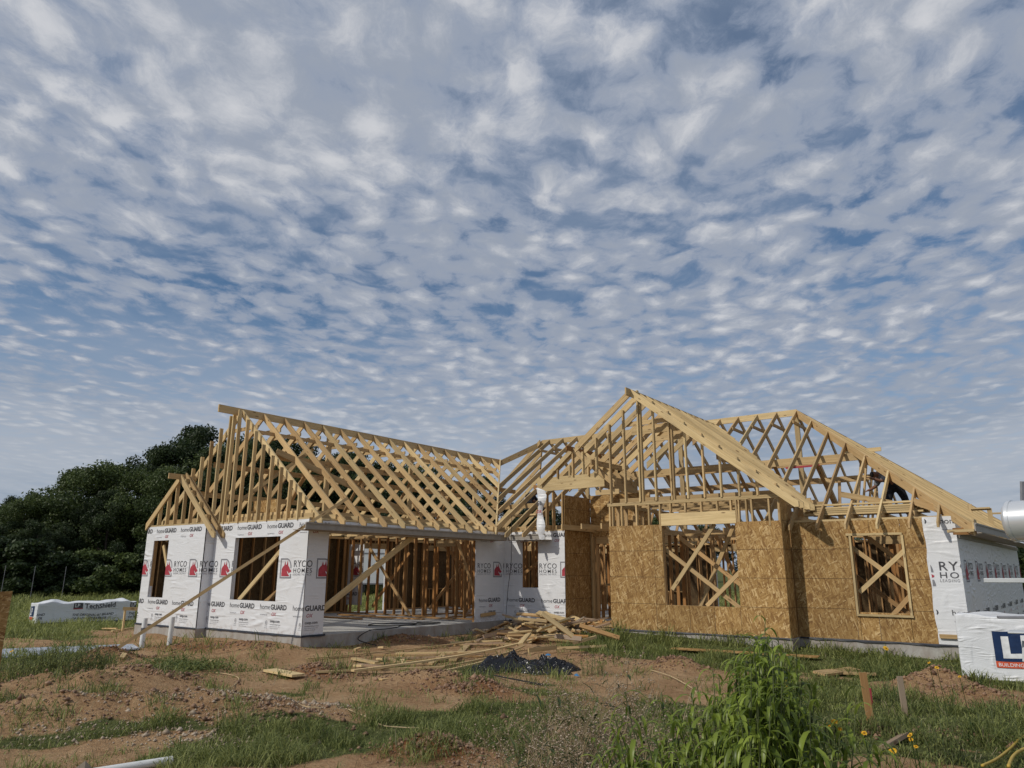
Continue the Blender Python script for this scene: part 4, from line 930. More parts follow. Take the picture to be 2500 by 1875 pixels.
for x in (.95, 2.55):
    T1 += [(rect(x, .42, x+.26, .58), 0), (rect(x, .40, x+.26, .425), 2), (place(text2d('LP', .14, .025), x+.03, .455), 5), (place(text2d('TechShield', .20, .024), x+.31, .43), 0), (place(text2d('RADIANT BARRIER', .045, .004), x+.36, .39), 1),
           (place(text2d('THE ORIGINAL #1 BRAND', .10, .014, .2), x-.02, .20), 0), (place(text2d('OF RADIANT BARRIER', .10, .014, .2), x-.03, .09), 0)]
T1 += [(place(text2d('BRAND', .10, .014, .2), -.12, .24), 0), (place(text2d('ER', .10, .014, .2), .05, .13), 0), (rect(0, .0, 4, .035), 3), (rect(.9, .62, 2.3, .66), 3)]
E1_ = [(rect(.15, .2, .75, .5), 3), (place(text2d('LP', .3, .03), .22, .24), 5), (rect(.15, .08, .75, .18), 4)]
bundle('sheathing_bundle', 'long white wrapped sheathing bundle lying in the field grass beyond the left wall', tA, tu, tu.length, 1.2, .60, None, 0, T1, E1_, lumps=((.06, .5, -.05, .05), (.16, .4, .10, .06), (.24, .6, .03, .04), (.42, .5, -.02, .1), (.78, .5, .05, .06), (.89, .4, .09, .05), (.97, .5, -.04, .03)))

# --- loose boards
def loose(name, label, a, b, w=.089, t=.038, tone=.2, group=None, cat='board', up=(0, 0, 1), m_=None, bow=0.):
    a = V(a); b = V(b); mb = MB()
    if bow:
        ax = b-a; sd = V((-ax.y, ax.x, 0)).normalized(); n = 10; prev = None; pts = [a.lerp(b, i/n)+sd*(bow*4*(i/n)*(1-i/n)) for i in range(n+1)]
        o_ = V((rng.uniform(0, 30),)*3); L_ = 0
        for i, p in enumerate(pts):
            row = [p+sd*sw*w/2+ZV*st*t/2 for sw, st in ((-1, -1), (1, -1), (1, 1), (-1, 1))]; gr = [o_+V((ax.length*i/n, sw*w/2, st*t/2)) for sw, st in ((-1, -1), (1, -1), (1, 1), (-1, 1))]
            if prev: mb.add(prev[0]+row, [(0, 1, 5, 4), (1, 2, 6, 5), (2, 3, 7, 6), (3, 0, 4, 7)]+([(3, 2, 1, 0)] if i == 1 else [])+([(4, 5, 6, 7)] if i == n else []), prev[1]+gr, tone)
            prev = (row, gr)
    else: board(mb, a, b, up, w, t, tone)
    o = mb.build(name, m_ or LUM, None, tuple(a)); tag(o, label, cat, group); return o
# the long propping board from the ground to the roof edge
loose('propping_board', 'long thin propping board slanting from the red dirt up to the garage eave', (-2.0, -2.97, -.24), (.62, .52, 2.90), .064, .03, .3, up=(0, 0, 1))
SG = 'scrap boards lying in the pile by the entry'
pc = g2(1200, 1375)
# sorted heap: short offcuts criss-crossed, lower rim wide, crown .5 m
def heap_z(x, y): d = math.hypot((x-pc.x)/1.2, (y-pc.y+.1)/1.15); return max(0, .74*(1-d*.60))
GL = ['short pine offcut tangled in the scrap heap in front of the entry', 'grey weathered offcut lying within the scrap heap near the entry', 'brownish narrow offcut sticking out of the scrap heap near the entry']
for i in range(165):
    a = random.uniform(0, 2*math.pi); r = 1.45*math.sqrt(random.random()); x = pc.x+r*math.cos(a)*1.2; y = pc.y-.25+r*math.sin(a)*1.3
    L_ = random.choice([.25, .35, .5, .7, .9, 1.2]); yaw = random.gauss(.55, .95); kind = random.choices([0, 1, 2], [5, 2, 3])[0]
    z = hz(x, y)+heap_z(x, y)*random.uniform(.35, 1)+.04; tilt = random.gauss(0, .2)
    d = V((math.cos(yaw), math.sin(yaw), math.sin(tilt)))*L_/2; p = V((x, y, z)); w = random.choice([.089, .089, .14, .064])
    lo = min(p.z-d.z, p.z+d.z); 
    loose('offcut_board', GL[kind], p-d, p+d, w, .038, (random.uniform(0, .3), random.uniform(1.5, 1.9), random.uniform(.5, 1.))[kind], SG, 'scrap board', up=V((-math.sin(yaw), math.cos(yaw), random.gauss(0, .3))))
def atz(px, py, z): return gp(px, py, z)
PB = [  # the pieces one can pick out: two ends (photo px), heights above the slab datum, width, tone, label
 ((1322, 1497), (1398, 1553), .55, .12, .089, .1, 'straight narrow stud leaning diagonally across the top of the scrap heap'),
 ((1316, 1537), (1386, 1512), .22, .35, .14, .0, 'wide pale plank with nail holes crowning the scrap heap'),
 ((1355, 1553), (1420, 1560), .05, .02, .089, 1.7, 'grey weathered plank on the front face of the scrap heap'),
 ((1415, 1527), (1512, 1558), .15, -.12, .12, .7, 'long brown plank sliding down the right side of the scrap heap'),
 ((1265, 1510), (1335, 1517), .25, .2, .06, .2, 'thin lath jutting left from the top of the scrap heap'),
 ((1400, 1570), (1455, 1555), -.1, -.05, .06, .05, 'thin pale lath at the right foot of the scrap heap'),
 ((1290, 1588), (1360, 1580), -.22, -.2, .089, .05, 'pale plank at the front foot of the scrap heap in the grass'),
 ((1345, 1583), (1480, 1577), -.22, -.2, .05, .1, 'long lath lying in the grass at the right foot of the scrap heap'),
 ((1270, 1573), (1290, 1548), -.15, .0, .14, .1, 'thick cut block tilted at the front left of the scrap heap'),
]
for (p0, p1, z0, z1, w, tn, lb) in PB: loose('scrap_plank', lb, atz(*p0, z0), atz(*p1, z1), w, .04, tn, None, 'scrap board', up=(0, .35, 1) if w < .1 else (.3, 1, .35))
# long boards fanning to the left of the heap
def gl(name, lb, p0, p1, w, tn, up=.05, bow=0., t=.03): loose(name, lb, gpz(*p0, up), gpz(*p1, up+.06), w, t, tn, None, 'board', bow=bow, up=(0, 1, 0))
gl('long_board', 'very long thin strip running left from the scrap heap, farthest from the camera', (748, 1612), (1190, 1570), .05, .3, .03, -.25, .02)
gl('long_board', 'long curved lath nearest the camera, running left under the black sheeting', (770, 1646), (1085, 1644), .07, .15, .04, -.0, .03)
gl('long_board', 'long bowed strip lying across the dirt from the heap to the left', (860, 1652), (1300, 1578), .07, .1, .09, -.35, .03)
gl('long_board', 'thin upper lath bowed from the heap towards the garage slab', (980, 1650), (1280, 1590), .05, .2, .05, -.3, .02)
gl('long_board', 'flat wide board half buried in front of the bowed strips', (925, 1662), (1120, 1652), .16, .35, .02, -.1, .02)
gl('long_board', 'pale lath under the bowed strips beside the black sheeting', (1045, 1654), (1200, 1625), .05, .05, .06, -.1, .025)
gl('long_board', 'grey lath lying left of the scrap heap with its end on the dirt', (1165, 1578), (1260, 1537), .09, 1.6, .12, 0)
gl('long_board', 'pale split board left of the scrap heap above the grey lath', (1255, 1545), (1300, 1520), .07, .1, .3, 0)
gl('long_board', 'second grey board crossing the left flank of the scrap heap', (1180, 1572), (1290, 1555), .09, 1.5, .16, 0)
gl('long_board', 'upper brown board on the left flank of the scrap heap', (1225, 1560), (1320, 1530), .09, .6, .2, 0)
for i in range(18):
    px, py = random.uniform(960, 1215), random.uniform(1570, 1632); py = max(py, 1650-(px-900)*.3); p = gpz(px, py, .03+.012*(i % 5)); an = random.gauss(.75, .35); L_ = random.uniform(.5, 2.2); d = V((math.cos(an), math.sin(an), random.gauss(.02, .03)))*L_/2
    loose('stray_board', 'thin board lying loose in the fan of boards left of the scrap heap', p-d, p+d, random.choice([.05, .07, .089]), .03, random.choice([.1, .2, .5, 1.5]), 'loose boards fanning left of the scrap heap', 'board', up=(0, 1, 0))
SH = [((862, 1613), (920, 1627), .10, .05, 'short pale plank on the dirt left of the bowed strips'), ((875, 1628), (935, 1638), .09, 1.5, 'short grey plank beside the short pale one'),
      ((955, 1614), (972, 1628), .09, .3, 'short block with dark end standing among the small offcuts'), ((975, 1610), (985, 1628), .10, .0, 'pale square offcut among the small offcuts'), ((1050, 1627), (1083, 1607), .09, .25, 'short stick pointing up right among the bowed strips'),
      ((1105, 1618), (1145, 1578), .14, .2, 'wide plank end leaning right of the small offcuts'), ((990, 1628), (1030, 1626), .06, .1, 'thin short lath among the small offcuts'), ((865, 1631), (885, 1635), .05, .0, 'tiny pale chip board left of the small offcuts'),
      ((920, 1614), (935, 1618), .05, .1, 'tiny pale block by the long thin strip'), ((1230, 1500+80), (1245, 1586), .10, .1, 'small block by the left foot of the scrap heap'),
      ((658, 1642), (728, 1659), .22, .0, 'wide pale plank lying alone on the dirt in the middle of the yard'), ((500, 1620), (530, 1623), .18, .1, 'pale plywood piece lying behind the low vine'),
      ((925, 1585), (938, 1587), .07, .1, 'small block on the dirt below the garage slab'), ((865, 1592), (878, 1589), .06, .2, 'small round offcut on the dirt in front of the garage'),
      ((388, 1608), (440, 1606), .05, .2, 'thin curved lath on the red dirt behind the vine'), ((385, 1612), (400, 1614), .06, .2, 'short lath on the red dirt beside the propping board'), ((296, 1609), (303, 1606), .08, .1, 'small pale chip by the foot of the propping board'),
      ((250, 1538), (285, 1540), .05, .3, 'thin lath in the grass before the sheathing bundle'), ((272, 1545), (325, 1538), .05, .1, 'thin pale lath in the grass beside the slab corner'),
      ((2040, 1648), (2140, 1655), .16, .3, 'flat weathered board in the grass below the right wall'), ((2160, 1835), (2210, 1810), .10, 1.6, 'weathered board end among the yellow flowers'), ((2090, 1640), (2000, 1654), .2, .4, 'brown board lying in the grass right of the sapling')]
for p0, p1, w, tn, lb in SH: loose('short_board', lb, gpz(*p0, .04), gpz(*p1, .06), w, .035, tn, None, 'board', up=(0, 1, 0))
# thin sheet offcut by the strand board wall
a, b = gpz(1640, 1590, .06), gpz(2000, 1613, .07); mb = MB(); board(mb, a, b, V((-(b-a).y, (b-a).x, 0)), .34, .014, .4); tag(mb.build('sheet_offcut', M['osb'], None, tuple(a)), 'long strand board offcut lying in the grass below the large window', 'board')
a = gpz(1400, 1530, .05)
# foil board on the left
F = [gpz(-60, 1595, .07), gpz(323, 1580, .07), gpz(339, 1588, .05), gpz(225, 1597, .05), gpz(-60, 1616, .06)]
mb = MB(); mb.add(F+[p-ZV*.03 for p in F], [(4, 3, 2, 1, 0), (5, 6, 7, 8, 9)]+[(i, (i+1) % 5, 5+(i+1) % 5, 5+i) for i in range(5)])
M['foil'] = plain('foil_facing', (.50, .54, .62), .32, .6, var=.2, nsc=5); fo_ = mb.build('foil_faced_board', M['foil'], None, tuple(F[0])); tag(fo_, 'blue white foil faced board lying flat behind the tall weeds at left', 'board')
# leaning board at the left edge
mb = MB(); D1 = 11.5
q = [at(-95, 1450, D1), at(31, 1443, D1), at(10, 1560, D1), at(2, 1625, D1), at(-110, 1640, D1)]; q[3].z = q[4].z = -.36
n_ = (q[1]-q[0]).cross(q[4]-q[0]).normalized(); prism(mb, q, n_, .022, V((0, 0, 1)), .5)
tag(mb.build('leaning_panel', M['osb'], None, tuple(q[4])), 'brown strand board panel tilted upright at the left edge of the frame', 'board')
# batter boards
def batter(label, post_px, z_top, a, b, tone):
    p = gpz(*post_px); root = thing('batter_board', label, 'batter board', tuple(p)); a = V(a); b = V(b)
    mb = MB(); board(mb, p-ZV*.1, V((p.x, p.y, z_top)), (1, 0, 0), .045, .045, tone); mb.build('post', LUM, root, tuple(p))
    mb = MB(); board(mb, a, b, (0, 0, 1), .09, .03, tone); mb.build('crossboard', LUM, root, tuple(p))
P_ = gpz(299, 1541); r_ = math.hypot(P_.x-CAM.x, P_.y-CAM.y)
batter('short timber post with a crossboard beside the left slab corner', (299, 1541), at(299, 1486, r_).z, at(300, 1486, r_-.03), at(354, 1487, r_-.03), .1)
P_ = gpz(1274, 1540); r_ = math.hypot(P_.x-CAM.x, P_.y-CAM.y)
batter('timber post with a long level crossboard in front of the small window', (1274, 1540), at(1274, 1488, r_).z, at(1190, 1485, r_-.03), at(1361, 1486, r_-.03), .2)
loose('nailed_board', 'short board fixed low on the wrapped wall beside the garage opening', (.035, 5.95, .17), (.03, 6.6, .20), .09, .03, .5)
# PVC risers and loose pipe
for (px, top, bot, lb, band) in ((347, 1509, 1581, 'white plastic riser with a black band standing by the left slab corner', True), (415, 1506, 1574, 'plain white plastic riser standing near the projecting bay', False)):
    p = gpz(px-2, bot); r_ = math.hypot(p.x-CAM.x, p.y-CAM.y); zt = at(px, top, r_).z; root = thing('drain_riser', lb, 'pipe', tuple(p), 'plastic drain risers by the slab')
    lean = V((.02, .0, 0)); mb = MB(); tube(mb, [p-ZV*.15, V((p.x+.02, p.y, zt))], .055, 16); o = mb.build('pipe', M['pvc'], root, tuple(p), smooth=True); e = o.modifiers.new('edge', 'EDGE_SPLIT')
    if band: mb = MB(); tube(mb, [V((p.x+.013, p.y, zt-.27)), V((p.x+.014, p.y, zt-.20))], .058, 16); mb.build('tape_band', M['ink'], root, tuple(p), smooth=True)
a = gpz(225, 1896, .03); b = gpz(419, 1868, .04)
mb = MB(); tube(mb, [a, b], .036, 16); o = mb.build('plastic_pipe', M['pvc'], None, tuple(a), smooth=True); o.modifiers.new('edge', 'EDGE_SPLIT'); tag(o, 'white plastic pipe lying in the grass at the bottom left', 'pipe')
a = gpz(205, 1885); mb = MB(); vs = [a+V(v) for v in ((-.13, -.1, -.03), (.13, -.06, -.03), (.12, .08, -.03), (-.1, .1, -.03), (0, 0, .09))]; mb.add(vs, [(3, 2, 1, 0), (0, 1, 4), (1, 2, 4), (2, 3, 4), (3, 0, 4)]); tag(mb.build('stone', M['clay'], None, tuple(a)), 'grey pointed stone beside the white pipe at bottom left', 'stone')
# stakes
def stake(lb, p_top, p_bot, w, tone, m_=None): 
    b = gpz(*p_bot); r_ = math.hypot(b.x-CAM.x, b.y-CAM.y); t = at(*p_top, r_); loose('survey_stake', lb, b-ZV*.12, t, w, .022, tone, 'wooden stakes in the grass at right', 'stake', up=_r, m_=m_)
stake('brown wooden stake nearest the sapling, leaning left', (2106, 1642), (2130, 1778), .075, .8); stake('grey wooden stake between the brown stake and the dirt mound', (2196, 1651), (2212, 1748), .065, 1.7); stake('short red tipped stake just behind the brown stake', (2122, 1680), (2127, 1722), .04, .3, M['red_ink'])
# cords and hoses
def cord(name, lb, pts, r, m_, up=.02, cat='cord'):
    P_ = [gpz(px, py, up) if not isinstance(px, V) else px for px, py in pts]; Q = []
    for i in range(len(P_)-1):
        p0, p1, p2, p3 = P_[max(i-1, 0)], P_[i], P_[i+1], P_[min(i+2, len(P_)-1)]
        for k in range(6):
            t = k/6; Q.append(.5*((2*p1)+(p2-p0)*t+(2*p0-5*p1+4*p2-p3)*t*t+(3*p1-p0-3*p2+p3)*t**3))
    Q.append(P_[-1])
    if up > 0: Q = [V((q.x, q.y, max(q.z, hz(q.x, q.y)+r))) for q in Q]
    mb = MB(); tube(mb, Q, r, 7); o = mb.build(name, m_, None, tuple(P_[0]), smooth=True); tag(o, lb, cat); return o
M['yellow'] = plain('yellow_rubber', (.52, .36, .07), .45, var=.06); M['cream'] = plain('dusty_cord', (.50, .38, .22), .7); M['cable'] = plain('black_rubber', (.03, .03, .03), .6)
cord('extension_cord', 'dusty tan cord winding over the bare dirt in the middle left', [(520, 1644), (560, 1650), (583, 1660), (570, 1678), (555, 1690), (600, 1697), (655, 1704), (700, 1712), (740, 1728), (785, 1736)], .007, M['cream'])
cord('extension_cord', 'dusty yellow cord running through the grass in the middle foreground', [(845, 1735), (870, 1745), (905, 1760), (935, 1776), (985, 1781), (1040, 1784), (1095, 1795)], .006, M['cream'])
cord('extension_cord', 'yellow cord crossing the dirt mound left of the sapling', [(1588, 1640), (1630, 1653), (1670, 1673), (1695, 1690), (1705, 1705)], .008, M['cream'], .03)
cord('hose', 'yellow hose curling up at the bottom right corner, upper one', [(2400, 1885), (2435, 1868), (2470, 1840), (2495, 1815), (2540, 1790)], .012, M['yellow'], .05, 'hose')
cord('hose', 'yellow hose at the bottom right corner, lower one', [(2465, 1890), (2478, 1862), (2505, 1845), (2560, 1835)], .014, M['yellow'], .06, 'hose')
def sl(x, y, z=.012): return V((x, y, z))
cord('power_cable', 'black power cable looping over the garage slab', [(sl(-.4, 4.6), 0), (sl(-.9, 4.2), 0), (sl(-1.5, 3.6), 0), (sl(-1.2, 3.0), 0), (sl(-.7, 3.3), 0), (sl(-.6, 4.0), 0), (sl(-1.0, 4.6), 0), (sl(-.5, 4.9), 0), (sl(-.3, 4.2), 0), (sl(-.5, 3.5), 0), (sl(-.2, 3.0), 0), (sl(.0, 2.4), 0), (sl(.02, 1.9), 0), (V((.10, 1.5, -.15)), 0), (V((.6, 1.6, -.26)), 0)], .011, M['cable'], 0)
cord('power_cable', 'thin black cord hanging from the eave beside the small window', [(V((.62, 6.57, 2.9)), 0), (V((.62, 6.55, 2.38)), 0), (V((.60, 6.57, 1.6)), 0), (V((.48, 6.58, .8)), 0), (V((.40, 6.6, 0.)), 0), (V((.5, 6.5, -.2)), 0)], .008, M['cable'], 0)
for i, (x, y, L_, an) in enumerate(((-4.2, 4.4, 2.2, .05), (-3.6, 5.1, 2.4, -.04), (-2.6, 5.5, 1.8, .03), (-4.8, 3.6, .9, .3), (-4.6, 5.6, 1.6, 0), (-1.6, 5.9, 1.5, -.05))):
    d = V((math.cos(an), math.sin(an), 0))*L_/2; loose('floor_board', ('long brown board lying on the garage slab' if L_ > 1 else 'short brown board lying on the garage slab'), V((x, y, .022+.02*(i % 2)))-d, V((x, y, .022+.02*(i % 2)))+d, .14, .036, .8, 'boards on the garage slab', 'board', up=(0, 1, 0))
# stacked joists on the wall tops at right
k = 0
for z, n in ((2.60, 3), (2.645, 3), (2.69, 3), (2.735, 2), (2.80, 1)):
    for j in range(n):
        loose('stacked_joist', 'pale joist in the stack lying across the wall tops at right', (8.55+random.uniform(-.1, .2), 7.05+.16*j, z+.0), (10.9+random.uniform(-.2, .15), 7.05+.16*j+.02, z), .14, .038, random.uniform(0, .15), 'joists stacked across the right wall tops', 'joist', up=(0, 1, 0)); k += 1
loose('stacked_joist', 'joist lying slantwise on top of the joist stack', (9.35, 7.0, 3.02), (10.3, 7.3, 2.80), .12, .038, .3, None, 'joist'); loose('stacked_joist', 'joist end sloping down right of the joist stack', (10.75, 7.0, 2.80), (11.3, 7.0, 2.56), .14, .038, .5, None, 'joist')
o = loose('spirit_level', 'red spirit level resting on a purlin behind the right rafters', (7.2, 10.52, 4.16), (8.1, 10.52, 4.17), .05, .03, 0, None, 'level', m_=M['red_ink'])

# --- crumpled black sheeting
def tarp():
    c0 = g2(1130, 1448); mb = MB(); n, m_ = 56, 34; vs = []; ax = V((.62, .52, 0)).normalized(); ay = V((-ax.y, ax.x, 0))
    for j in range(m_+1):
        for i in range(n+1):
            u = (i/n-.5)*2.; v = (j/m_-.5)*2.; wob = 1+.2*math.sin(5*math.atan2(v, u+1e-6)+1)
            x = c0 + ax*(u*.85*wob) + ay*(v*.42*wob); e = max(0, 1-max(abs(u), abs(v))**3)
            wx, wy = x.x+.25*float(fbm(np.array([x.x]), np.array([x.y]), 2.2, 2, 44)[0]), x.y+.25*float(fbm(np.array([x.x+7]), np.array([x.y]), 2.2, 2, 45)[0])
            f = float(vnoise(wx, wy, 3.4, 41)); rdg = max(0, 1-abs(2*f-1)*1.9); f2 = float(vnoise(wx+9, wy*1.4, 8.5, 43)); r2 = max(0, 1-abs(2*f2-1)*1.8)
            h = e**.5*(.02+.13*rdg**1.3+.045*r2+.17*math.exp(-((u+.12)/.25)**2-((v-.15)/.5)**2)*(.5+.7*r2)+.12*math.exp(-((u+.6)/.2)**2-((v+.1)/.5)**2)*(.4+.8*rdg)+.10*math.exp(-((u-.5)/.3)**2-((v-.2)/.5)**2)*(.4+.8*r2))
            vs.append(V((x.x, x.y, hz(x.x, x.y)+.008+h)))
    mb.add(vs, [(j*(n+1)+i, j*(n+1)+i+1, (j+1)*(n+1)+i+1, (j+1)*(n+1)+i) for j in range(m_) for i in range(n)])
    mm, nt, b = mat('black_sheeting', .26, .5); b.inputs['Base Color'].default_value = (.010, .010, .013, 1); g = G(nt); g.bump(g.noise(obj_coord(g), 11, 3, .5, 1.5, 'RIDGED_MULTIFRACTAL'), 1., .04, b)
    o = mb.build('black_sheeting', mm, None, tuple(c0), smooth=False); o.modifiers.new('th', 'SOLIDIFY').thickness = .004
    tag(o, 'crumpled black plastic sheeting heaped on the dirt before the scrap heap', 'sheeting')
    loose('thin_rod', 'thin dark rod lying along the front edge of the black sheeting', gpz(1120, 1640, .05), gpz(1325, 1677, .03), .02, .02, 1.2, None, 'rod', m_=M['cable'])
    M['blue'] = plain('blue_plastic', (.05, .18, .36), .4)
    for (px, py, lb, s_) in ((1408, 1655, 'small blue plastic scrap right of the black sheeting', .05), (1338, 1630, 'blue plastic shred on top of the black sheeting', .06)):
        p = gpz(px, py, .03 if px > 1400 else .2); mb = MB(); vs = [p+V((s_*math.cos(k)*random.uniform(.6, 1.5), s_*math.sin(k)*random.uniform(.5, 1.), random.uniform(0, .03))) for k in range(7)]+[p+ZV*.04]
        mb.add(vs, [(k, (k+1) % 7, 7) for k in range(7)]); o = mb.build('blue_scrap', M['blue'], None, tuple(p)); o.modifiers.new('th', 'SOLIDIFY').thickness = .003; tag(o, lb, 'plastic scrap')
tarp()
# --- site trailer seen through the garage
def trailer():
    c = V((-17.6, 16.6, 0)); g0 = hz(c.x, c.y); ax = V((math.cos(R(52)), math.sin(R(52)), 0)); ay = V((-ax.y, ax.x, 0)); root = thing('cargo_trailer', 'white box trailer parked beyond the garage, seen through the studs', 'trailer', (c.x, c.y, g0))
    M['tr'] = plain('white_enamel', (.72, .73, .74), .4, .5, var=.03); z0, z1 = .5, 2.35
    def bx(name, u0, u1, v0, v1, a, b, m_, par=root):
        mb = MB(); P8 = [c+ax*u+ay*v+ZV*(g0+w) for w in (a, b) for (u, v) in ((u0, v0), (u1, v0), (u1, v1), (u0, v1))]; P8 = [V((p.x, p.y, p.z)) for p in P8]
        mb.add(P8, [(3, 2, 1, 0), (4, 5, 6, 7), (0, 1, 5, 4), (1, 2, 6, 5), (2, 3, 7, 6), (3, 0, 4, 7)]); o = mb.build(name, m_, par, (c.x, c.y, g0)); bevel(o, .03, 2); 
        if par is not root: o.location = (0, 0, 0)
        return o
    b = bx('body', -3, 3, -1.2, 1.2, z0, z1, M['tr']); bx('trim_rail', -3.01, 3.01, -1.22, -1.205, z1-.30, z1-.24, M['grey_ink']); bx('trim_rail', -3.01, 3.01, -1.22, -1.205, z0, z0+.08, M['grey_ink']); bx('roof', -2.95, 2.95, -1.15, 1.15, z1+.002, z1+.09, M['tr'])
    for u in (-.45, .45):
        w = c+ax*u-ay*1.1+ZV*(g0+.34); mb = MB(); tube(mb, [w-ay*.1, w+ay*.12], .33, 20); t = mb.build('wheel', M['cable'], root, (c.x, c.y, g0)); mb = MB(); tube(mb, [w-ay*.115, w-ay*.09], .18, 16); mb.build('hub', M['tr'], t, (c.x, c.y, g0)).location = (0, 0, 0)
    bx('drawbar', 3, 4.2, -.06, .06, .45, .55, M['grey_ink'])
trailer()
# --- machine poking in at the right edge
def machine():
    D2 = 11.2; c = at(2560, 1500, D2); c.z = hz(c.x, c.y); root = thing('site_machine', 'silver cylinder on a white metal arm reaching in from the right edge', 'machine', tuple(c))
    m1, nt, b = mat('brushed_steel', .28, .5); b.inputs['Metallic'].default_value = .45; b.inputs['Base Color'].default_value = (.72, .74, .76, 1); g = G(nt); g.bump(g.noise(g.mapping(obj_coord(g), (2, 60, 60)), 1., 3, .5), .1, .003, b)
    a0 = at(2466, 1273, D2); a1 = at(2650, 1262, D2-.22); ax = (a1-a0).normalized(); mb = MB(); Rr = .25
    tube(mb, [a0-ax*.03, a0-ax*.028, a0, a0+ax*.02, a0+ax*.021, a0+ax*.06, a0+ax*.061, a1], [.10, Rr-.05, Rr-.01, Rr, Rr+.008, Rr+.008, Rr-.003, Rr-.003], 40)
    o = mb.build('cylinder', m1, root, tuple(c), smooth=True); o.modifiers.new('e', 'EDGE_SPLIT')
    mb = MB(); r1 = at(2493, 1180, D2+.05); board(mb, at(2505, 1230, D2+.1), r1+V((.05, .0, .02)), _r, .12, .04); mb.build('bracket', M['grey_ink'], root, tuple(c))
    def bar(nm, p, q, w, t, m_): mb = MB(); board(mb, p, q, (0, 0, 1), w, t); o = mb.build(nm, m_, root, tuple(c)); bevel(o, .006)
    M['wm'] = plain('white_metal', (.60, .62, .63), .4, .5, var=.05)
    bar('arm', at(2402, 1417, D2), at(2660, 1418, D2+.1), .055, .05, M['wm']); bar('arm', at(2436, 1507, D2-.2), at(2660, 1508, D2), .03, .12, M['grey_ink'])
    bar('tray', at(2462, 1542, D2-1.1), at(2700, 1548, D2-1.1), .02, .35, M['wm']); bar('mast', at(2575, 1200, D2+.1), V((at(2575, 1200, D2+.1).x, at(2575, 1200, D2+.1).y, c.z)), .12, .12, M['wm'])
    bar('strut_plate', at(2497, 1590, D2-1.1), at(2560, 1600, D2-.9), .22, .03, M['wm'])
    bc = V((c.x, c.y, 0)) + _r*1.35 + _fh*.3; bc.z = c.z
    for nm, u0, u1, v0, v1, z0, z1, m_ in (('base_frame', -.9, .9, -.55, .55, .38, .50, M['wm']), ('engine_cover', -.35, .8, -.45, .45, .502, 1.05, M['wm']), ('upright', -.75, -.6, -.08, .08, .502, 2.15, M['grey_ink'])):
        mb = MB(); P8 = [bc+_r*u+_fh*v+ZV*w for w in (z0, z1) for (u, v) in ((u0, v0), (u1, v0), (u1, v1), (u0, v1))]; mb.add(P8, [(3, 2, 1, 0), (4, 5, 6, 7), (0, 1, 5, 4), (1, 2, 6, 5), (2, 3, 7, 6), (3, 0, 4, 7)]); bevel(mb.build(nm, m_, root, tuple(c)), .02, 2)
    for u in (-.5, .5):
        for v in (-.62, .62): mb = MB(); w = bc+_r*u+_fh*v+ZV*.28; tube(mb, [w-_fh*.08, w-_fh*.07, w+_fh*.07, w+_fh*.08], [.2, .28, .28, .2], 22); mb.build('wheel', M['cable'], root, tuple(c), smooth=True)
machine()

# --- people
M['skin'] = plain('skin', (.22, .11, .07), .6, var=.05); M['jeans'] = plain('dark_trousers', (.015, .016, .022), .85); M['shirt'] = plain('grey_shirt', (.22, .23, .25), .85); M['belt'] = plain('leather_belt', (.03, .03, .04), .6); M['blkshirt'] = plain('dark_shirt', (.02, .022, .03), .85); M['hair'] = plain('dark_hair', (.012, .01, .01), .6)
def skinned(name, pts, edges, radii, m_, parent, loc, sub=2):
    me = bpy.data.meshes.new(name); me.from_pydata([tuple(V(p)-V(loc)) for p in pts], edges, []); o = bpy.data.objects.new(name, me); S.collection.objects.link(o); o.location = V(loc)-(parent.location if parent else V())
    if parent: o.parent = parent
    me.materials.append(m_); sk = o.modifiers.new('skin', 'SKIN')
    for i, r in enumerate(radii): sv = me.skin_vertices[0].data[i]; sv.radius = (r, r); sv.use_root = i == 0
    s_ = o.modifiers.new('sub', 'SUBSURF'); s_.levels = s_.render_levels = sub; sk.use_smooth_shade = True; return o
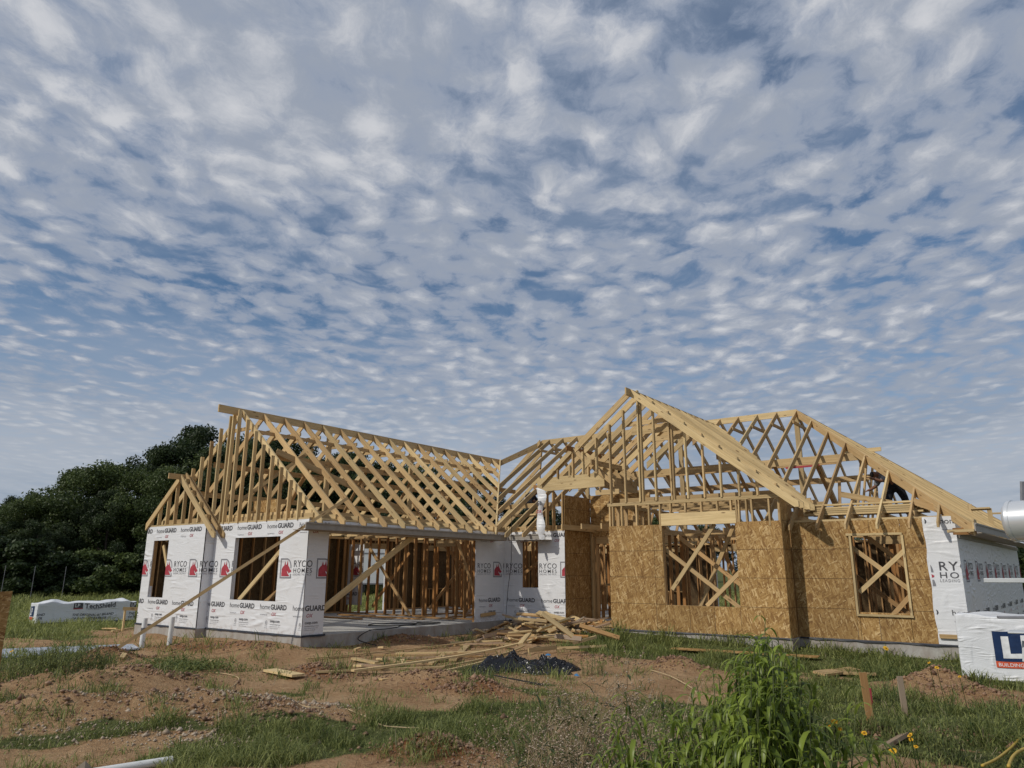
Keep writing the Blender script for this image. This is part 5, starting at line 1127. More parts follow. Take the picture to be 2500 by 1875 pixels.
def person(label, pose, shirt, loc, hat=True):
    """pose: joint positions in metres from loc; legs, spine, arms, head, as a bent or crouching figure"""
    J = {k: V(loc)+V(v) for k, v in pose.items()}; root = thing('person', label, 'person', tuple(loc), 'roof carpenters')
    order = ['pel', 'wst', 'chs', 'nck', 'hdb', 'hdt', 'hl', 'kl', 'al', 'tl', 'hr', 'kr', 'ar', 'tr', 'sl', 'el', 'wl', 'ml', 'sr', 'er', 'wr', 'mr']
    rad = [.13, .12, .15, .055, .085, .075, .095, .06, .045, .035, .095, .06, .045, .035, .06, .045, .032, .03, .06, .045, .032, .03]
    E_ = [(0, 1), (1, 2), (2, 3), (3, 4), (4, 5), (0, 6), (6, 7), (7, 8), (8, 9), (0, 10), (10, 11), (11, 12), (12, 13), (2, 14), (14, 15), (15, 16), (16, 17), (2, 18), (18, 19), (19, 20), (20, 21)]
    pts = [J[k] for k in order]
    for s_, wr_, mr_ in (('l', 16, 17), ('r', 20, 21)):      # five short fingers rooted in each palm
        d = (pts[mr_]-pts[wr_]).normalized(); sd = d.cross(ZV).normalized()
        for f, (o_, l_) in enumerate(((-.03, .05), (-.012, .075), (.008, .08), (.026, .07), (.05, .03))):
            pts += [pts[mr_]+sd*o_*.8+d*.02, pts[mr_]+sd*o_+d*(.02+l_)-ZV*.015]; k_ = len(pts); E_ += [(mr_, k_-2), (k_-2, k_-1)]; rad += [.010, .008]
    body = skinned('body', pts, E_, rad, M['skin'], root, loc)
    tr = ['pel', 'hl', 'kl', 'al', 'hr', 'kr', 'ar', 'wst']; skinned('trousers', [J[k] for k in tr], [(0, 1), (1, 2), (2, 3), (0, 4), (4, 5), (5, 6), (0, 7)], [.155, .12, .085, .07, .12, .085, .07, .13], M['jeans'], root, loc)
    sh = ['wst', 'chs', 'sl', 'el', 'sr', 'er', 'nck']; skinned('shirt', [J[k] for k in sh], [(0, 1), (1, 2), (2, 3), (1, 4), (4, 5), (1, 6)], [.15, .185, .09, .07, .09, .07, .07], shirt, root, loc)
    for a in ('al', 'ar'): t = J['t'+a[1]]; mb = MB(); d = (t-J[a]); d.z = 0; d = d.normalized() if d.length > .01 else V((1, 0, 0)); q = J[a]-ZV*.05; mb.add([], []); skinned('boot', [q-d*.05, q+d*.08, q+d*.17-ZV*.01], [(0, 1), (1, 2)], [.055, .055, .042], M['belt'], root, loc)
    hd = J['hdt']; d = (J['hdt']-J['nck']).normalized(); skinned('hair' if not hat else 'cap', [hd-d*.03, hd+d*.04], [(0, 1)], [.098, .07], M['hair'], root, loc)
    return root, J
base = dict(pel=(0, 0, .80), wst=(.06, 0, .92), chs=(.24, .02, 1.03), nck=(.37, .03, 1.07), hdb=(.44, .03, 1.07), hdt=(.51, .03, 1.07), hl=(-.07, -.06, .74), kl=(-.17, -.10, .45), al=(-.22, -.05, .09), tl=(-.30, -.1, .03), hr=(.08, .06, .74), kr=(.17, .04, .46), ar=(.20, .10, .09), tr=(.12, .05, .03),
            sl=(.24, -.15, 1.05), el=(.40, -.20, .88), wl=(.60, -.20, .94), ml=(.67, -.20, .96), sr=(.26, .16, 1.03), er=(.36, .22, .80), wr=(.5, .2, .72), mr=(.56, .2, .70))
def turn(pose, a): return {k: tuple(rotz(V(v), a)) for k, v in pose.items()}
w1 = on_y(2188, 1217, 9.5); w1.z = 2.60
base = {k: (-x, y, z) for k, (x, y, z) in base.items()}
pr, J = person('carpenter in dark trousers and grey shirt bending among the right rafters', turn(base, YAW), M['shirt'], w1)
J0 = w1+V((0, 0, .85)); mb = MB(); prev = None
for k in range(13):
    a = -1.2+2.9*k/12; row = [J0+rotz(V((math.cos(a)*.19, -math.sin(a)*.19, .05)), YAW), J0+rotz(V((math.cos(a)*.21, -math.sin(a)*.21, -.18 if 3 < k < 10 else -.03)), YAW)]
    if prev: mb.add(prev+row, [(0, 2, 3, 1)])
    prev = row
o = mb.build('tool_belt', M['belt'], pr, tuple(w1)); o.modifiers.new('t', 'SOLIDIFY').thickness = .035
w2 = on_y(1283, 1212, 10.0); w2.z = 2.6
crouch = dict(pel=(0, 0, .42), wst=(.04, 0, .55), chs=(.20, 0, .70), nck=(.34, 0, .76), hdb=(.42, 0, .78), hdt=(.50, 0, .80), hl=(.05, -.1, .38), kl=(.32, -.16, .48), al=(.12, -.16, .09), tl=(.24, -.17, .03), hr=(.05, .1, .38), kr=(.34, .14, .45), ar=(.10, .15, .09), tr=(.22, .16, .03),
              sl=(.20, -.16, .70), el=(.36, -.22, .48), wl=(.52, -.14, .34), ml=(.58, -.12, .30), sr=(.20, .16, .70), er=(.38, .22, .46), wr=(.54, .12, .34), mr=(.60, .1, .30))
crouch = {k: (x, y, z+.55) for k, (x, y, z) in crouch.items()}
person('carpenter in dark clothes crouching behind the left rafters near the valley', turn(crouch, YAW-.3), M['blkshirt'], w2, False)
mb = MB(); board(mb, w2+V((-.5, .1, .575)), w2+V((.6, .1, .575)), (0, 1, 0), .5, .05, .2); tag(mb.build('working_platform', LUM, None, tuple(w2)), 'small timber platform under the crouching carpenter on the joists', 'platform')

# ================================================================ TREES
def leaf_mat(name, c0, c1, trans=.25):
    m, nt, b = mat(name, .55, .35); g = G(nt); tn = g.attr('tone').outputs['Fac']
    g.l(g.ramp(tn, [(0., c0), (1., c1)]), b.inputs['Base Color'])
    t = g.n('ShaderNodeBsdfTranslucent'); g.l(g.ramp(tn, [(0., tuple(x*1.3 for x in c0)), (1., tuple(x*1.3 for x in c1))]), t.inputs[0]); mx = g.n('ShaderNodeMixShader'); mx.inputs[0].default_value = trans
    g.l(b.outputs[0], mx.inputs[1]); g.l(t.outputs[0], mx.inputs[2]); out = nt.nodes['Material Output']; g.l(mx.outputs[0], out.inputs[0]); return m
M['leaf_dark'] = leaf_mat('tree_leaves_dark', (.012, .024, .009), (.060, .088, .028)); M['leaf_mid'] = leaf_mat('tree_leaves_mid', (.026, .045, .013), (.11, .145, .042)); M['bark'] = plain('bark', (.06, .045, .035), .9)
def np_mesh(name, co, quads, tone, m_, smooth=False, k=4):
    me = bpy.data.meshes.new(name); me.vertices.add(len(co)); me.vertices.foreach_set('co', np.asarray(co, 'f').ravel()); quads = np.asarray(quads, np.int32)
    me.loops.add(quads.size); me.loops.foreach_set('vertex_index', quads.ravel()); me.polygons.add(len(quads)); me.polygons.foreach_set('loop_start', np.arange(len(quads))*k); me.update(calc_edges=True)
    a = me.attributes.new('tone', 'FLOAT', 'POINT'); a.data.foreach_set('value', np.asarray(tone, 'f')); me.materials.append(m_); return me
def crown_mesh(seed, rx, h, n=9000, ls=.20, base=.12, nb=26):
    r = np.random.default_rng(seed); C = []
    for i in range(nb):
        a = r.uniform(0, 2*math.pi); zz = r.uniform(base, 1); rr = rx*math.sqrt(max(.05, 1-((zz-.48)/.62)**2))*r.uniform(.35, .95)
        C.append((rr*math.cos(a), rr*math.sin(a), zz*h*.90, r.uniform(.16, .30)*rx))
    C = np.array(C); w = C[:, 3]**2; idx = r.choice(nb, n, p=w/w.sum()); d = r.normal(size=(n, 3)); d /= np.linalg.norm(d, axis=1)[:, None]
    rad = C[idx, 3]*(r.random(n)**.33)*r.uniform(.8, 1.18, n); P_ = C[idx, :3] + d*rad[:, None]*np.array([1, 1, .8])
    P_[:, 2] = np.maximum(P_[:, 2], .25)
    nrm = d*.6+r.normal(size=(n, 3))*.7; nrm /= np.linalg.norm(nrm, axis=1)[:, None]; t = np.cross(nrm, r.normal(size=(n, 3))); t /= np.linalg.norm(t, axis=1)[:, None]; b = np.cross(nrm, t)
    s_ = ls*r.uniform(.5, 1.3, n)[:, None]; q = np.stack([P_-t*s_, P_-b*s_*.55, P_+t*s_, P_+b*s_*.55], 1).reshape(-1, 3)
    tone = np.clip(r.random(nb)[idx]*.5+r.normal(.3, .18, n), 0, 1); return q, np.arange(n*4).reshape(-1, 4), np.repeat(tone, 4)
def trunk_mb(seed, h, r0, nl=6):
    rr = random.Random(seed); mb = MB(); top = V((rr.uniform(-.4, .4), rr.uniform(-.4, .4), h*.75)); pts = [V((0, 0, -.3)).lerp(top, t)+V((rr.uniform(-.1, .1), rr.uniform(-.1, .1), 0)) for t in (0, .25, .5, .75, 1)]
    tube(mb, pts, [r0, r0*.8, r0*.6, r0*.4, r0*.15], 8)
    for i in range(nl):
        t = .25+.6*i/nl; p = V((0, 0, -.3)).lerp(top, t); a = rr.uniform(0, 6.28); e = p+V((math.cos(a)*h*.28, math.sin(a)*h*.28, h*.18)); tube(mb, [p, p.lerp(e, .5)+V((0, 0, .2)), e], [r0*.35, r0*.22, r0*.06], 6)
    return mb
variants = []
for i, (rx, h, m_) in enumerate(((3.6, 9., 'leaf_dark'), (3.2, 8.5, 'leaf_dark'), (3.9, 8.0, 'leaf_mid'), (3.0, 9.5, 'leaf_dark'))):
    co, q, tn = crown_mesh(50+i, rx, h, 30000, .088, nb=44); variants.append((np_mesh('crown', co, q, tn, M[m_]), h, rx))
trunks = [trunk_mb(70+i, v[1], .2).build('trunk', M['bark']) for i, v in enumerate(variants)]
tk = []
for o in trunks: tk.append(o.data); bpy.data.objects.remove(o)
KN = ['dense dark green tree in the wood behind the house', 'very dark narrow tree in the wood behind the house', 'olive green loose crowned tree in the wood behind the house', 'tall dark tree in the wood behind the house']
def tree(px, ytop, dist, vi, label=None, group='trees of the wood behind the house'):
    p = at(px, 1393, dist); z0 = hz(p.x, p.y); zt = at(px, ytop, dist).z; me, h, rx = variants[vi]; sc = (zt-z0)/(h*.97); root = thing('woodland_tree', label or KN[vi], 'tree', (p.x, p.y, z0), group); a = random.uniform(0, 6.28)
    wx = random.uniform(.85, 1.1)
    for nm, m_ in (('trunk', tk[vi]), ('crown', me)): o = bpy.data.objects.new(nm, m_); S.collection.objects.link(o); o.parent = root; o.scale = (sc*wx, sc*wx, sc); o.rotation_euler = (0, 0, a)
TR = [(-160, 1260, 52, 0), (-60, 1235, 50, 1), (-20, 1225, 50, 0), (20, 1192, 52, 3), (48, 1215, 48, 2), (100, 1215, 49, 2), (168, 1152, 51, 2), (225, 1130, 49, 2), (290, 1100, 53, 0), (345, 1085, 50, 1), (400, 1060, 53, 3), (455, 1036, 51, 0), (510, 1038, 53, 1), (565, 1045, 50, 3), (625, 1062, 53, 0), (690, 1065, 52, 1), (750, 1075, 54, 0), (815, 1085, 52, 3),
      (880, 1100, 55, 0), (945, 1115, 54, 1), (1010, 1130, 56, 2), (1080, 1140, 55, 0), (1150, 1160, 56, 1), (1220, 1195, 57, 0), (1290, 1205, 56, 3), (1360, 1225, 58, 0), (1440, 1240, 58, 1), (1530, 1250, 60, 0), (1620, 1255, 60, 2), (1720, 1258, 60, 1), (1820, 1262, 62, 0), (1920, 1268, 62, 1), (2020, 1270, 62, 0), (2120, 1280, 62, 2), (2220, 1290, 62, 1), (2320, 1300, 60, 0), (2400, 1310, 60, 1), (2470, 1328, 58, 0), (2520, 1330, 57, 3), (2600, 1322, 57, 0)]
for i, (px, yt, d, v) in enumerate(TR):
    lb = {6: 'olive green tree at the front of the wood, left of the bundle', 11: 'tallest dark tree of the wood, rising behind the left gable', 1: 'low dark tree at the left edge of the wood'}.get(i); tree(px, yt, d, v, lb)
    if px < 900 or px > 2400: tree(px+28, yt+55, d-4, (v+1) % 4)
co, q, tn = crown_mesh(91, 1.6, 2.3, 9000, .08, .02, 22); bush_me = np_mesh('bush', co, q, tn, M['leaf_dark'])
co, q, tn = crown_mesh(92, 1.7, 2.0, 9000, .08, .02, 22); bush_me2 = np_mesh('bush', co, q, tn, M['leaf_mid'])
for i in range(46):
    px = -120+i*30 if i < 34 else 2380+(i-34)*20; d = random.uniform(42.5, 45); p = at(px, 1393, d); k = i % 3 == 0; o = bpy.data.objects.new('field_bush', bush_me2 if k else bush_me); S.collection.objects.link(o); o.location = (p.x, p.y, hz(p.x, p.y)-.1); o.rotation_euler = (0, 0, random.uniform(0, 6)); s_ = random.uniform(.7, 1.25); o.scale = (s_*1.2, s_*1.2, s_*.9)
    tag(o, 'olive green bush at the foot of the wood along the field edge' if k else 'dark bush at the foot of the wood along the field edge', 'bush', 'bushes along the field edge')
for px, py in ((6, 1380), (79, 1382), (155, 1383)):
    p = at(px, 1427, 40.); z0 = hz(p.x, p.y); zt = at(px+3, py-0, 40.).z; mb = MB(); tube(mb, [(p.x, p.y, z0-.1), (p.x+.02, p.y, zt)], .010, 6); tag(mb.build('fence_post', M['grey_ink'], None, (p.x, p.y, z0)), {6: 'thin pale fence post leaning at the far left field edge', 79: 'second thin pale fence post from the left before the wood', 155: 'third thin pale fence post before the wood, nearest the house'}[px], 'fence post', 'fence posts before the wood')

# ================================================================ GRASS, WEEDS, PEBBLES
def blades(name, label, x, y, h, w, lean, tone, mats_, seg=2):
    n = len(x); r = np.random.default_rng(5); z = height(x, y)-.01; a = r.uniform(0, 2*np.pi, n); la = r.uniform(0, 2*np.pi, n); sx, sy = np.cos(a)*w/2, np.sin(a)*w/2; lx, ly = np.cos(la)*lean*h, np.sin(la)*lean*h
    co = np.zeros((n, 5, 3)); 
    co[:, 0] = np.stack([x-sx, y-sy, z], 1); co[:, 1] = np.stack([x+sx, y+sy, z], 1)
    co[:, 2] = np.stack([x+sx*.8+lx*.35, y+sy*.8+ly*.35, z+h*.58], 1); co[:, 3] = np.stack([x-sx*.8+lx*.35, y-sy*.8+ly*.35, z+h*.58], 1); co[:, 4] = np.stack([x+lx, y+ly, z+h*np.clip(1-.35*lean, .3, 1)], 1)
    b = (np.arange(n)*5)[:, None]; tri = np.concatenate([b+np.array([0, 1, 2]), b+np.array([0, 2, 3]), b+np.array([3, 2, 4])], 0)
    me = np_mesh(name, co.reshape(-1, 3), tri, np.repeat(tone, 5), mats_, k=3); o = bpy.data.objects.new(name, me); S.collection.objects.link(o); tag(o, label, 'grass', kind='stuff'); return o
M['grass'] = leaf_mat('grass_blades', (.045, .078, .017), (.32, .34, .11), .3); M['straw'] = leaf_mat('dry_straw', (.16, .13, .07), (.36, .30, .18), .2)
def scatter(n, r0, r1, seed, a0=-.95, a1=.95, power=1.):
    r = np.random.default_rng(seed); t = r.random(n); d = (r0**(1-power)+(r1**(1-power)-r0**(1-power))*t)**(1/(1-power)) if power != 1 else r0*(r1/r0)**t
    an = r.uniform(a0, a1, n)+YAW; return CAM.x-np.sin(an)*d, CAM.y+np.cos(an)*d, d, r
x, y, d, r = scatter(1000000, 2.6, 44, 3); gm = green(x, y); tuft = fbm(x, y, 2.6, 3, 61); keep = (r.random(len(x)) < gm*(.55+.6*sstep(tuft, .38, .66))) & ~in_house(x, y, .06)
x, y, d = x[keep], y[keep], d[keep]; tuft = tuft[keep]; n = len(x); hh = (.035+.11*sstep(tuft, .42, .7))*r.uniform(.4, 1.5, n)*np.clip(.8+d/22, .8, 1.9)
near = np.exp(-((y-6.2)/.5)**2)*((x > 4.2) & (x < 9))+np.exp(-((y+.5)/.35)**2)*((x > -3.2) & (x < -.2)); hh = hh*(1+1.2*near)
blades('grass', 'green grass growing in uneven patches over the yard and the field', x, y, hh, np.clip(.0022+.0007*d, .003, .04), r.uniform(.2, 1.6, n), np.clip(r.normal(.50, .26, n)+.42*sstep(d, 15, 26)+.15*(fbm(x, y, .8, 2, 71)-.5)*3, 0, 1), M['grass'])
x, y, d, r = scatter(60000, 2.6, 40, 4); gm = green(x, y); keep = (r.random(len(x)) < .05+gm*.5*sstep(fbm(x, y, 1.3, 2, 81), .45, .7)) & ~in_house(x, y, .06); x, y, d = x[keep], y[keep], d[keep]; n = len(x)
blades('dry_grass', 'dry straw coloured stems among the grass and on the dirt', x, y, r.uniform(.03, .22, n)*np.where(d > 14, .8, 1), np.clip(.002+.0005*d, .0025, .02), r.uniform(.4, 2., n), r.random(n), M['straw'])
# pebbles on the gravelly bank, bottom left, and clods
def stones(name, label, spots, n, size, m_, seed, kind='gravel'):
    r = np.random.default_rng(seed); V0 = np.array([(1, 0, 0), (-1, 0, 0), (0, 1, 0), (0, -1, 0), (0, 0, .8), (0, 0, -.8)]); F0 = np.array([(0, 2, 4), (2, 1, 4), (1, 3, 4), (3, 0, 4), (2, 0, 5), (1, 2, 5), (3, 1, 5), (0, 3, 5)])
    S_ = np.array([(s_[0], s_[1], s_[2], s_[3], s_[5]) for s_ in spots]); i = r.integers(0, len(S_), n); u, v = r.normal(0, .62, n)*S_[i, 2], r.normal(0, .62, n)*S_[i, 3]; c, s_ = np.cos(S_[i, 4]), np.sin(S_[i, 4]); x = S_[i, 0]+u*c-v*s_; y = S_[i, 1]+u*s_+v*c
    sz = size*np.exp(r.normal(0, .45, n)); V1 = V0[None]*r.uniform(.6, 1.3, (n, 6, 1)); a = r.uniform(0, 6.28, n); ca, sa = np.cos(a)[:, None], np.sin(a)[:, None]; X = (V1[:, :, 0]*ca-V1[:, :, 1]*sa)*sz[:, None]+x[:, None]; Y = (V1[:, :, 0]*sa+V1[:, :, 1]*ca)*sz[:, None]+y[:, None]; Z = V1[:, :, 2]*sz[:, None]+(height(x, y)+sz*.25)[:, None]
    ok = ~in_house(x, y, .05); co = np.stack([X, Y, Z], -1)[ok].reshape(-1, 3); m = ok.sum(); q = (np.arange(m)*6)[:, None, None]+F0[None]; me = np_mesh(name, co, q.reshape(-1, 3), np.repeat(r.random(m), 6), m_, k=3); o = bpy.data.objects.new(name, me); S.collection.objects.link(o); tag(o, label, kind, kind='stuff')
M['pebble'] = leaf_mat('pebbles', (.24, .175, .115), (.48, .39, .29), 0.); M['clod'] = leaf_mat('clods', (.13, .07, .04), (.34, .21, .13), 0.)
GR = [spot(430, 1560, 1.5, .5, 1, 35), spot(250, 1590, 1.2, .35, 1, 35), spot(600, 1545, .8, .3, 1, 35), spot(330, 1545, 1.0, .35, 1, 35), spot(700, 1530, .25, .16, 1, 35), spot(480, 1600, .6, .25, 1, 35)]
stones('pebbles', 'pale pebbles strewn over the dirt bank at the lower left', GR, 2600, .012, M['pebble'], 7)
stones('soil_clods', 'lumps of broken soil over the dirt banks', MOUNDS+RED, 9000, .016, M['clod'], 8, 'soil')

def plant_leaf(mb, p, d, L_, w, droop, tone, n=4, fold=.35):
    """a long leaf starting at p in direction d that arches down"""
    d = V(d).normalized(); sd = d.cross(ZV); sd = sd.normalized() if sd.length > .01 else V((1, 0, 0)); vs = []; q = V(p); dd = d.copy()
    for i in range(n+1):
        t = i/n; ww = w*math.sin(math.pi*min(1, .12+t*.88))**.8*(1-t*.25)*.5; up = sd.cross(dd).normalized()
        vs += [q-sd*ww+up*ww*fold, q, q+sd*ww+up*ww*fold]; dd = (dd-ZV*droop/n).normalized(); q = q+dd*(L_/n)
    fs = []
    for i in range(n): a = i*3; fs += [(a, a+1, a+4, a+3), (a+1, a+2, a+5, a+4)]
    mb.add(vs, fs, None, tone)
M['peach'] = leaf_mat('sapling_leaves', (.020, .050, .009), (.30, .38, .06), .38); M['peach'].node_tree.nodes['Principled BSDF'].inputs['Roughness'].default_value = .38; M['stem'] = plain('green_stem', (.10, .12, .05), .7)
def sapling():
    D3 = 3.3; b0 = at(1790, 1500, D3); b0.z = hz(b0.x, b0.y); root = thing('leafy_sapling', 'bright green sapling with long drooping leaves in the right foreground', 'sapling', tuple(b0)); rr = random.Random(5)
    tips = [(1868, 1500, 0, 1), (1850, 1540, .05, 1), (1885, 1555, -.05, 1), (1700, 1655, .1, 1), (1740, 1625, .05, 1), (1800, 1600, -.05, 1), (1915, 1625, .05, 1), (1850, 1640, -.15, 1), (1925, 1690, .1, 1), (1640, 1720, .15, 1), (1525, 1680, .0, .9), (1615, 1680, .1, .9), (1500, 1740, .05, .8), (1770, 1700, -.25, 1), (1830, 1720, -.3, 1), (1680, 1760, -.2, 1), (1600, 1790, -.25, 1), (2065, 1685, .0, .8), (2090, 1720, -.1, .8), (1985, 1760, -.2, 1), (2050, 1800, -.25, .9), (1900, 1770, -.35, 1), (1740, 1800, -.4, 1), (1560, 1850, -.3, .9), (1960, 1830, -.4, 1), (1850, 1850, -.45, 1), (1450, 1800, .1, .7), (1655, 1850, -.45, 1), (1730, 1700, .3, 1), (1890, 1700, .35, 1)] + [(1868+rr.gauss(0, 38), 1545+rr.uniform(0, 140), rr.uniform(-.15, .15), 1) for _ in range(24)]
    lv = MB()
    extra = [(px+rr.uniform(-70, 70), max(py+rr.uniform(0, 110), 1640 if abs(px-1868) > 60 else 1530), dd+rr.uniform(-.3, .3), k) for (px, py, dd, k) in tips for _ in range(3)]
    for (px, py, dd, k) in tips+extra:
        t = at(px, py+10, D3+dd); s0 = b0+V((rr.uniform(-.1, .1), rr.uniform(-.1, .1), 0)); base_ = s0.lerp(V((t.x, t.y, s0.z)), .45); mid = base_.lerp(t, .5)+V((rr.uniform(-.05, .05), rr.uniform(-.05, .05), .1)); pts = []
        for i in range(13): u = i/12; pts.append(base_*(1-u)**2+mid*2*u*(1-u)+t*u*u)
        mb = MB(); tube(mb, pts, [.006*(1-.7*i/12) for i in range(13)], 5); mb.build('branch', M['stem'], root, tuple(b0))
        nl = int(34*k); 
        for i in range(nl):
            u = .25+.75*(i+rr.random())/nl; q = pts[min(11, int(u*12))].lerp(pts[min(12, int(u*12)+1)], u*12 % 1); a = i*2.4+rr.uniform(-.4, .4); el = rr.uniform(.1, .9) if u < .93 else rr.uniform(.8, 1.5)
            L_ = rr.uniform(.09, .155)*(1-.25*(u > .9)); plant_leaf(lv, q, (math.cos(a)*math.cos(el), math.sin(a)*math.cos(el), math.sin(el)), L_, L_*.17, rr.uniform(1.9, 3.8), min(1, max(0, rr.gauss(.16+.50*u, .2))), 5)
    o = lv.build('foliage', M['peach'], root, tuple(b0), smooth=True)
sapling()
def wiry(name, label, cx, cy, dist, spread, hgt, n, seed, mats_, heads, cat='weed', leafy=0, leaf_m=None, group=None, thin=.0018):
    rr = random.Random(seed); b0 = at(cx, 1700, dist); b0.z = hz(b0.x, b0.y); root = thing(name, label, cat, tuple(b0), group); st = MB(); hd = MB(); lf = MB()
    for i in range(n):
        a = rr.uniform(0, 6.28); r_ = spread*math.sqrt(rr.random()); p = b0+V((math.cos(a)*r_, math.sin(a)*r_, 0)); p.z = hz(p.x, p.y); h = hgt*rr.uniform(.55, 1.05)*(1-.35*r_/spread); ln = V((rr.gauss(0, .18), rr.gauss(0, .18), 0))*h; pts = [p+ln*(u*u)+ZV*(h*u) for u in (0, .3, .6, .85, 1)]
        tube(st, pts, [thin*1.4, thin*1.3, thin*1.1, thin*.8, thin*.5], 3, rr.random())
        for j in range(heads):
            u = rr.uniform(.3, 1); q = p+ln*(u*u)+ZV*(h*u); a2 = rr.uniform(0, 6.28); l = rr.uniform(.04, .16)*hgt/.8; e = q+V((math.cos(a2)*l, math.sin(a2)*l, l*rr.uniform(.3, 1.1))); tube(st, [q, e], [thin*.6, thin*.4], 3, rr.random(), caps=False)
            for m_ in range(3):
                c = e.lerp(q, rr.random()*.5)+V((rr.gauss(0, .01), rr.gauss(0, .01), rr.gauss(0, .01))); s_ = rr.uniform(.003, .0085); hd.add([c+V(v)*s_ for v in ((1, 0, 0), (-1, 0, 0), (0, 1, 0), (0, -1, 0), (0, 0, 1), (0, 0, -1))], [(0, 2, 4), (2, 1, 4), (1, 3, 4), (3, 0, 4), (2, 0, 5), (1, 2, 5), (3, 1, 5), (0, 3, 5)], None, rr.random())
        for j in range(leafy):
            u = rr.uniform(.05, .95); q = p+ln*(u*u)+ZV*(h*u); a2 = rr.uniform(0, 6.28); el = rr.uniform(-.1, .9); plant_leaf(lf, q, (math.cos(a2), math.sin(a2), math.sin(el)), rr.uniform(.05, .12)*(hgt/.7), rr.uniform(.010, .022)*(hgt/.7), rr.uniform(.5, 1.8), rr.random(), 2)
    st.build('stems', mats_, root, tuple(b0)); 
    if hd.v: hd.build('seed_heads', M['pebble'], root, tuple(b0))
    if lf.v: lf.build('foliage', leaf_m or M['grass'], root, tuple(b0))
    return root
M['drystem'] = leaf_mat('dry_stems', (.12, .085, .045), (.38, .29, .17), .1)
DW = 'tangles of dry seeding weed in the foreground'
for i, (cx, d, sp, h, n, lb) in enumerate(((1400, 4.6, .42, .95, 60, 'dry tangled weed full of tiny pale seed heads left of the sapling'), (1530, 5.2, .45, 1.0, 60, 'dry seeding weed directly behind the left branches of the sapling'), (1330, 5.6, .4, .75, 40, 'lower dry weed tangle at the left end of the dry patch'), (1460, 6.6, .5, .95, 46, 'farther dry weed tangle towards the black sheeting'), (1620, 4.3, .3, .75, 34, 'dry weed in the sapling’s lower left branches'), (1320, 4.2, .3, .5, 30, 'short dry weed at the bottom edge left of the sapling'))):
    wiry('dry_weed', lb.replace('’s', ''), cx, 0, d, sp*1.15, h*1.12, int(n*1.15), 100+i, M['drystem'], 8, thin=.0026, leafy=5, leaf_m=M['leaf_mid'], group=DW)
GW = 'green weed clumps in the yard'
for i, (cx, d, sp, h, n, lb) in enumerate(((150, 14.3, .55, .75, 80, 'tall feathery green weed clump in front of the foil faced board'), (60, 14.0, .5, .6, 70, 'green weed clump at the left edge below the leaning panel'), (230, 14.6, .3, .5, 40, 'small weed clump at the right end of the tall weeds'), (2170, 11.3, .16, .42, 22, 'broad leaved dark weed behind the grey stake'), (2290, 8.2, .2, .6, 26, 'dark weed standing in front of the right dirt mound'), (2460, 9.8, .22, .5, 24, 'weed growing against the bundle at the right edge'), (1450, 12.9, .2, .45, 22, 'spiky weed tuft right of the scrap heap'), (1300, 9.0, .12, .25, 12, 'small weed by the black sheeting'))):
    wiry('weed_clump', lb, cx, 0, d, sp, h, n, 200+i, M['stem'], 0, leafy=16, leaf_m=M['grass'], group=GW, thin=.003)
for k, (p0, p1) in enumerate((((330, 1630), (560, 1640)),)):      # the low dark vine
    mb = MB(); rr = random.Random(9)
    for i in range(2600):
        t = rr.random(); q = g2(395+rr.gauss(0, 60), 1447+rr.gauss(0, 7)); q = gz(q, rr.uniform(.01, .13)); a = rr.uniform(0, 6.28); plant_leaf(mb, q, (math.cos(a), math.sin(a), rr.uniform(-.2, .8)), rr.uniform(.03, .06), rr.uniform(.025, .045), 1., rr.random()*.7, 2)
    tag(mb.build('creeping_vine', M['grass'], None, tuple(gz(g2(395, 1447)))), 'low dark green vine creeping over the dirt left of the middle', 'vine')
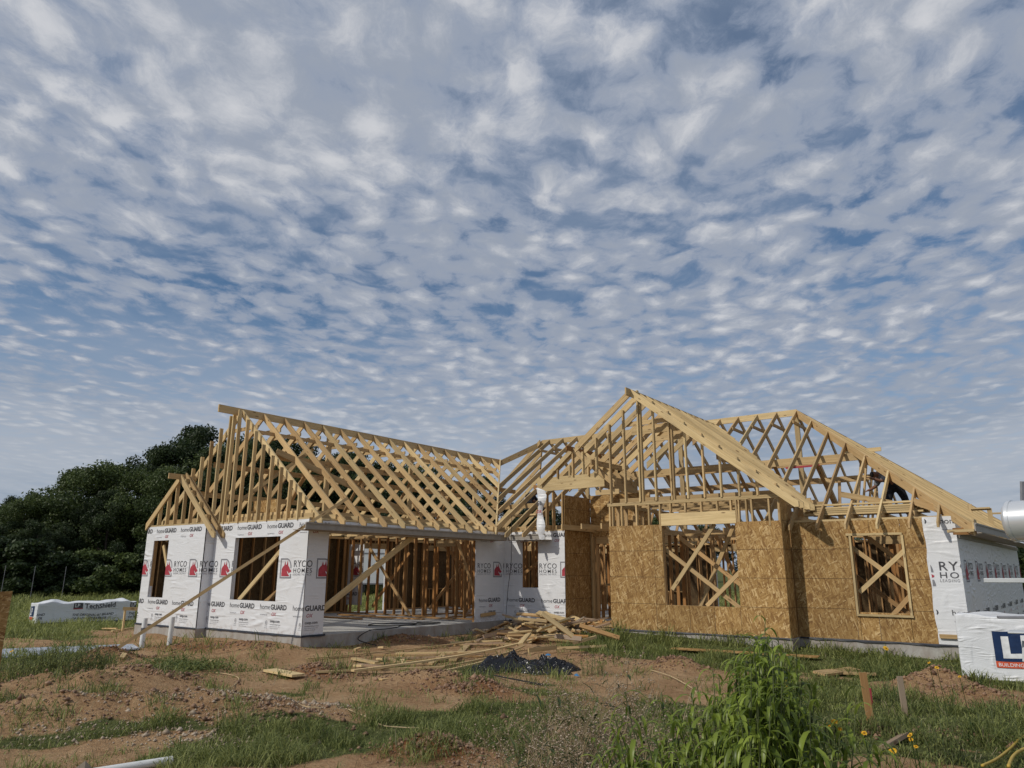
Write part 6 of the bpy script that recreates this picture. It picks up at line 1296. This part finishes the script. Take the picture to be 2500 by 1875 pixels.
# yellow flowers
M['petal'] = plain('yellow_petals', (.72, .42, .02), .6, var=.1); M['disc'] = plain('flower_disc', (.30, .14, .01), .8)
def flower(px, py, dist, s_, lb):
    t = at(px, py, dist); g0 = hz(t.x, t.y); root = thing('yellow_flower', lb, 'flower', (t.x, t.y, g0), 'yellow daisy like wildflowers'); mb = MB(); tube(mb, [(t.x+.05, t.y, g0), (t.x+.03, t.y+.01, (g0+t.z)/2), tuple(t)], .0028, 4)
    for j in range(6): u = random.random(); plant_leaf(mb, V((t.x+.04, t.y, g0+(t.z-g0)*u)), (random.gauss(0, 1), random.gauss(0, 1), .3), .07, .015, 1., 0, 2)
    mb.build('stem', M['grass'], root, (t.x, t.y, g0)); mb = MB(); n_ = V((random.gauss(0, .3), -.5, .8)).normalized(); a_ = n_.cross(V((1, 0, 0))).normalized(); b_ = n_.cross(a_)
    for k in range(11): an = 2*math.pi*k/11+random.uniform(-.1, .1); d_ = a_*math.cos(an)+b_*math.sin(an); e_ = d_.cross(n_); L_ = s_*random.uniform(.8, 1.1); mb.add([t+d_*s_*.2-e_*s_*.1, t+d_*s_*.2+e_*s_*.1, t+d_*L_*.8+e_*s_*.2+n_*.003, t+d_*L_, t+d_*L_*.8-e_*s_*.2+n_*.003], [(0, 1, 2, 3, 4)])
    p_ = mb.build('petals', M['petal'], root, (t.x, t.y, g0)); mb = MB(); tube(mb, [t-n_*.004, t+n_*.004, t+n_*s_*.25], [s_*.3, s_*.32, s_*.1], 8); mb.build('disc', M['disc'], root, (t.x, t.y, g0))
FL = [(2037, 1762, 3.6, .022, 'yellow flower highest of the cluster at the sapling edge'), (2022, 1770, 3.6, .018, 'yellow flower just left of the highest one at the sapling edge'), (2050, 1780, 3.7, .015, 'small yellow flower below the highest one at the sapling edge'), (2110, 1790, 4.6, .024, 'yellow flower below the brown stake'), (2180, 1833, 4.4, .028, 'large orange yellow flower low beside the weathered board end'), (2222, 1795, 4.8, .026, 'uppermost yellow flower of the group at the lower right'), (2224, 1806, 4.9, .02, 'second yellow flower just under the uppermost one at lower right'), (2236, 1823, 4.8, .018, 'lowest small yellow flower of the group at lower right'),
      (2163, 1583, 9.5, .05, 'lone yellow flower in front of the right slab edge'), (2287, 1630, 9.2, .035, 'pale yellow flower above the right dirt mound'), (2268, 1618, 9.4, .025, 'small pale yellow flower left above the right dirt mound'), (2343, 1652, 9., .025, 'tiny yellow flower beside the bundle corner'), (1920, 1673, 6.5, .022, 'yellow flower right of the sapling crown'), (1921, 1660, 6.6, .02, 'yellow flower just above another right of the sapling crown'), (28, 1590, 13.8, .05, 'lone yellow flower over the weeds at the left edge')]
for f in FL: flower(f[0], f[1], f[2], f[3]*.72, f[4])
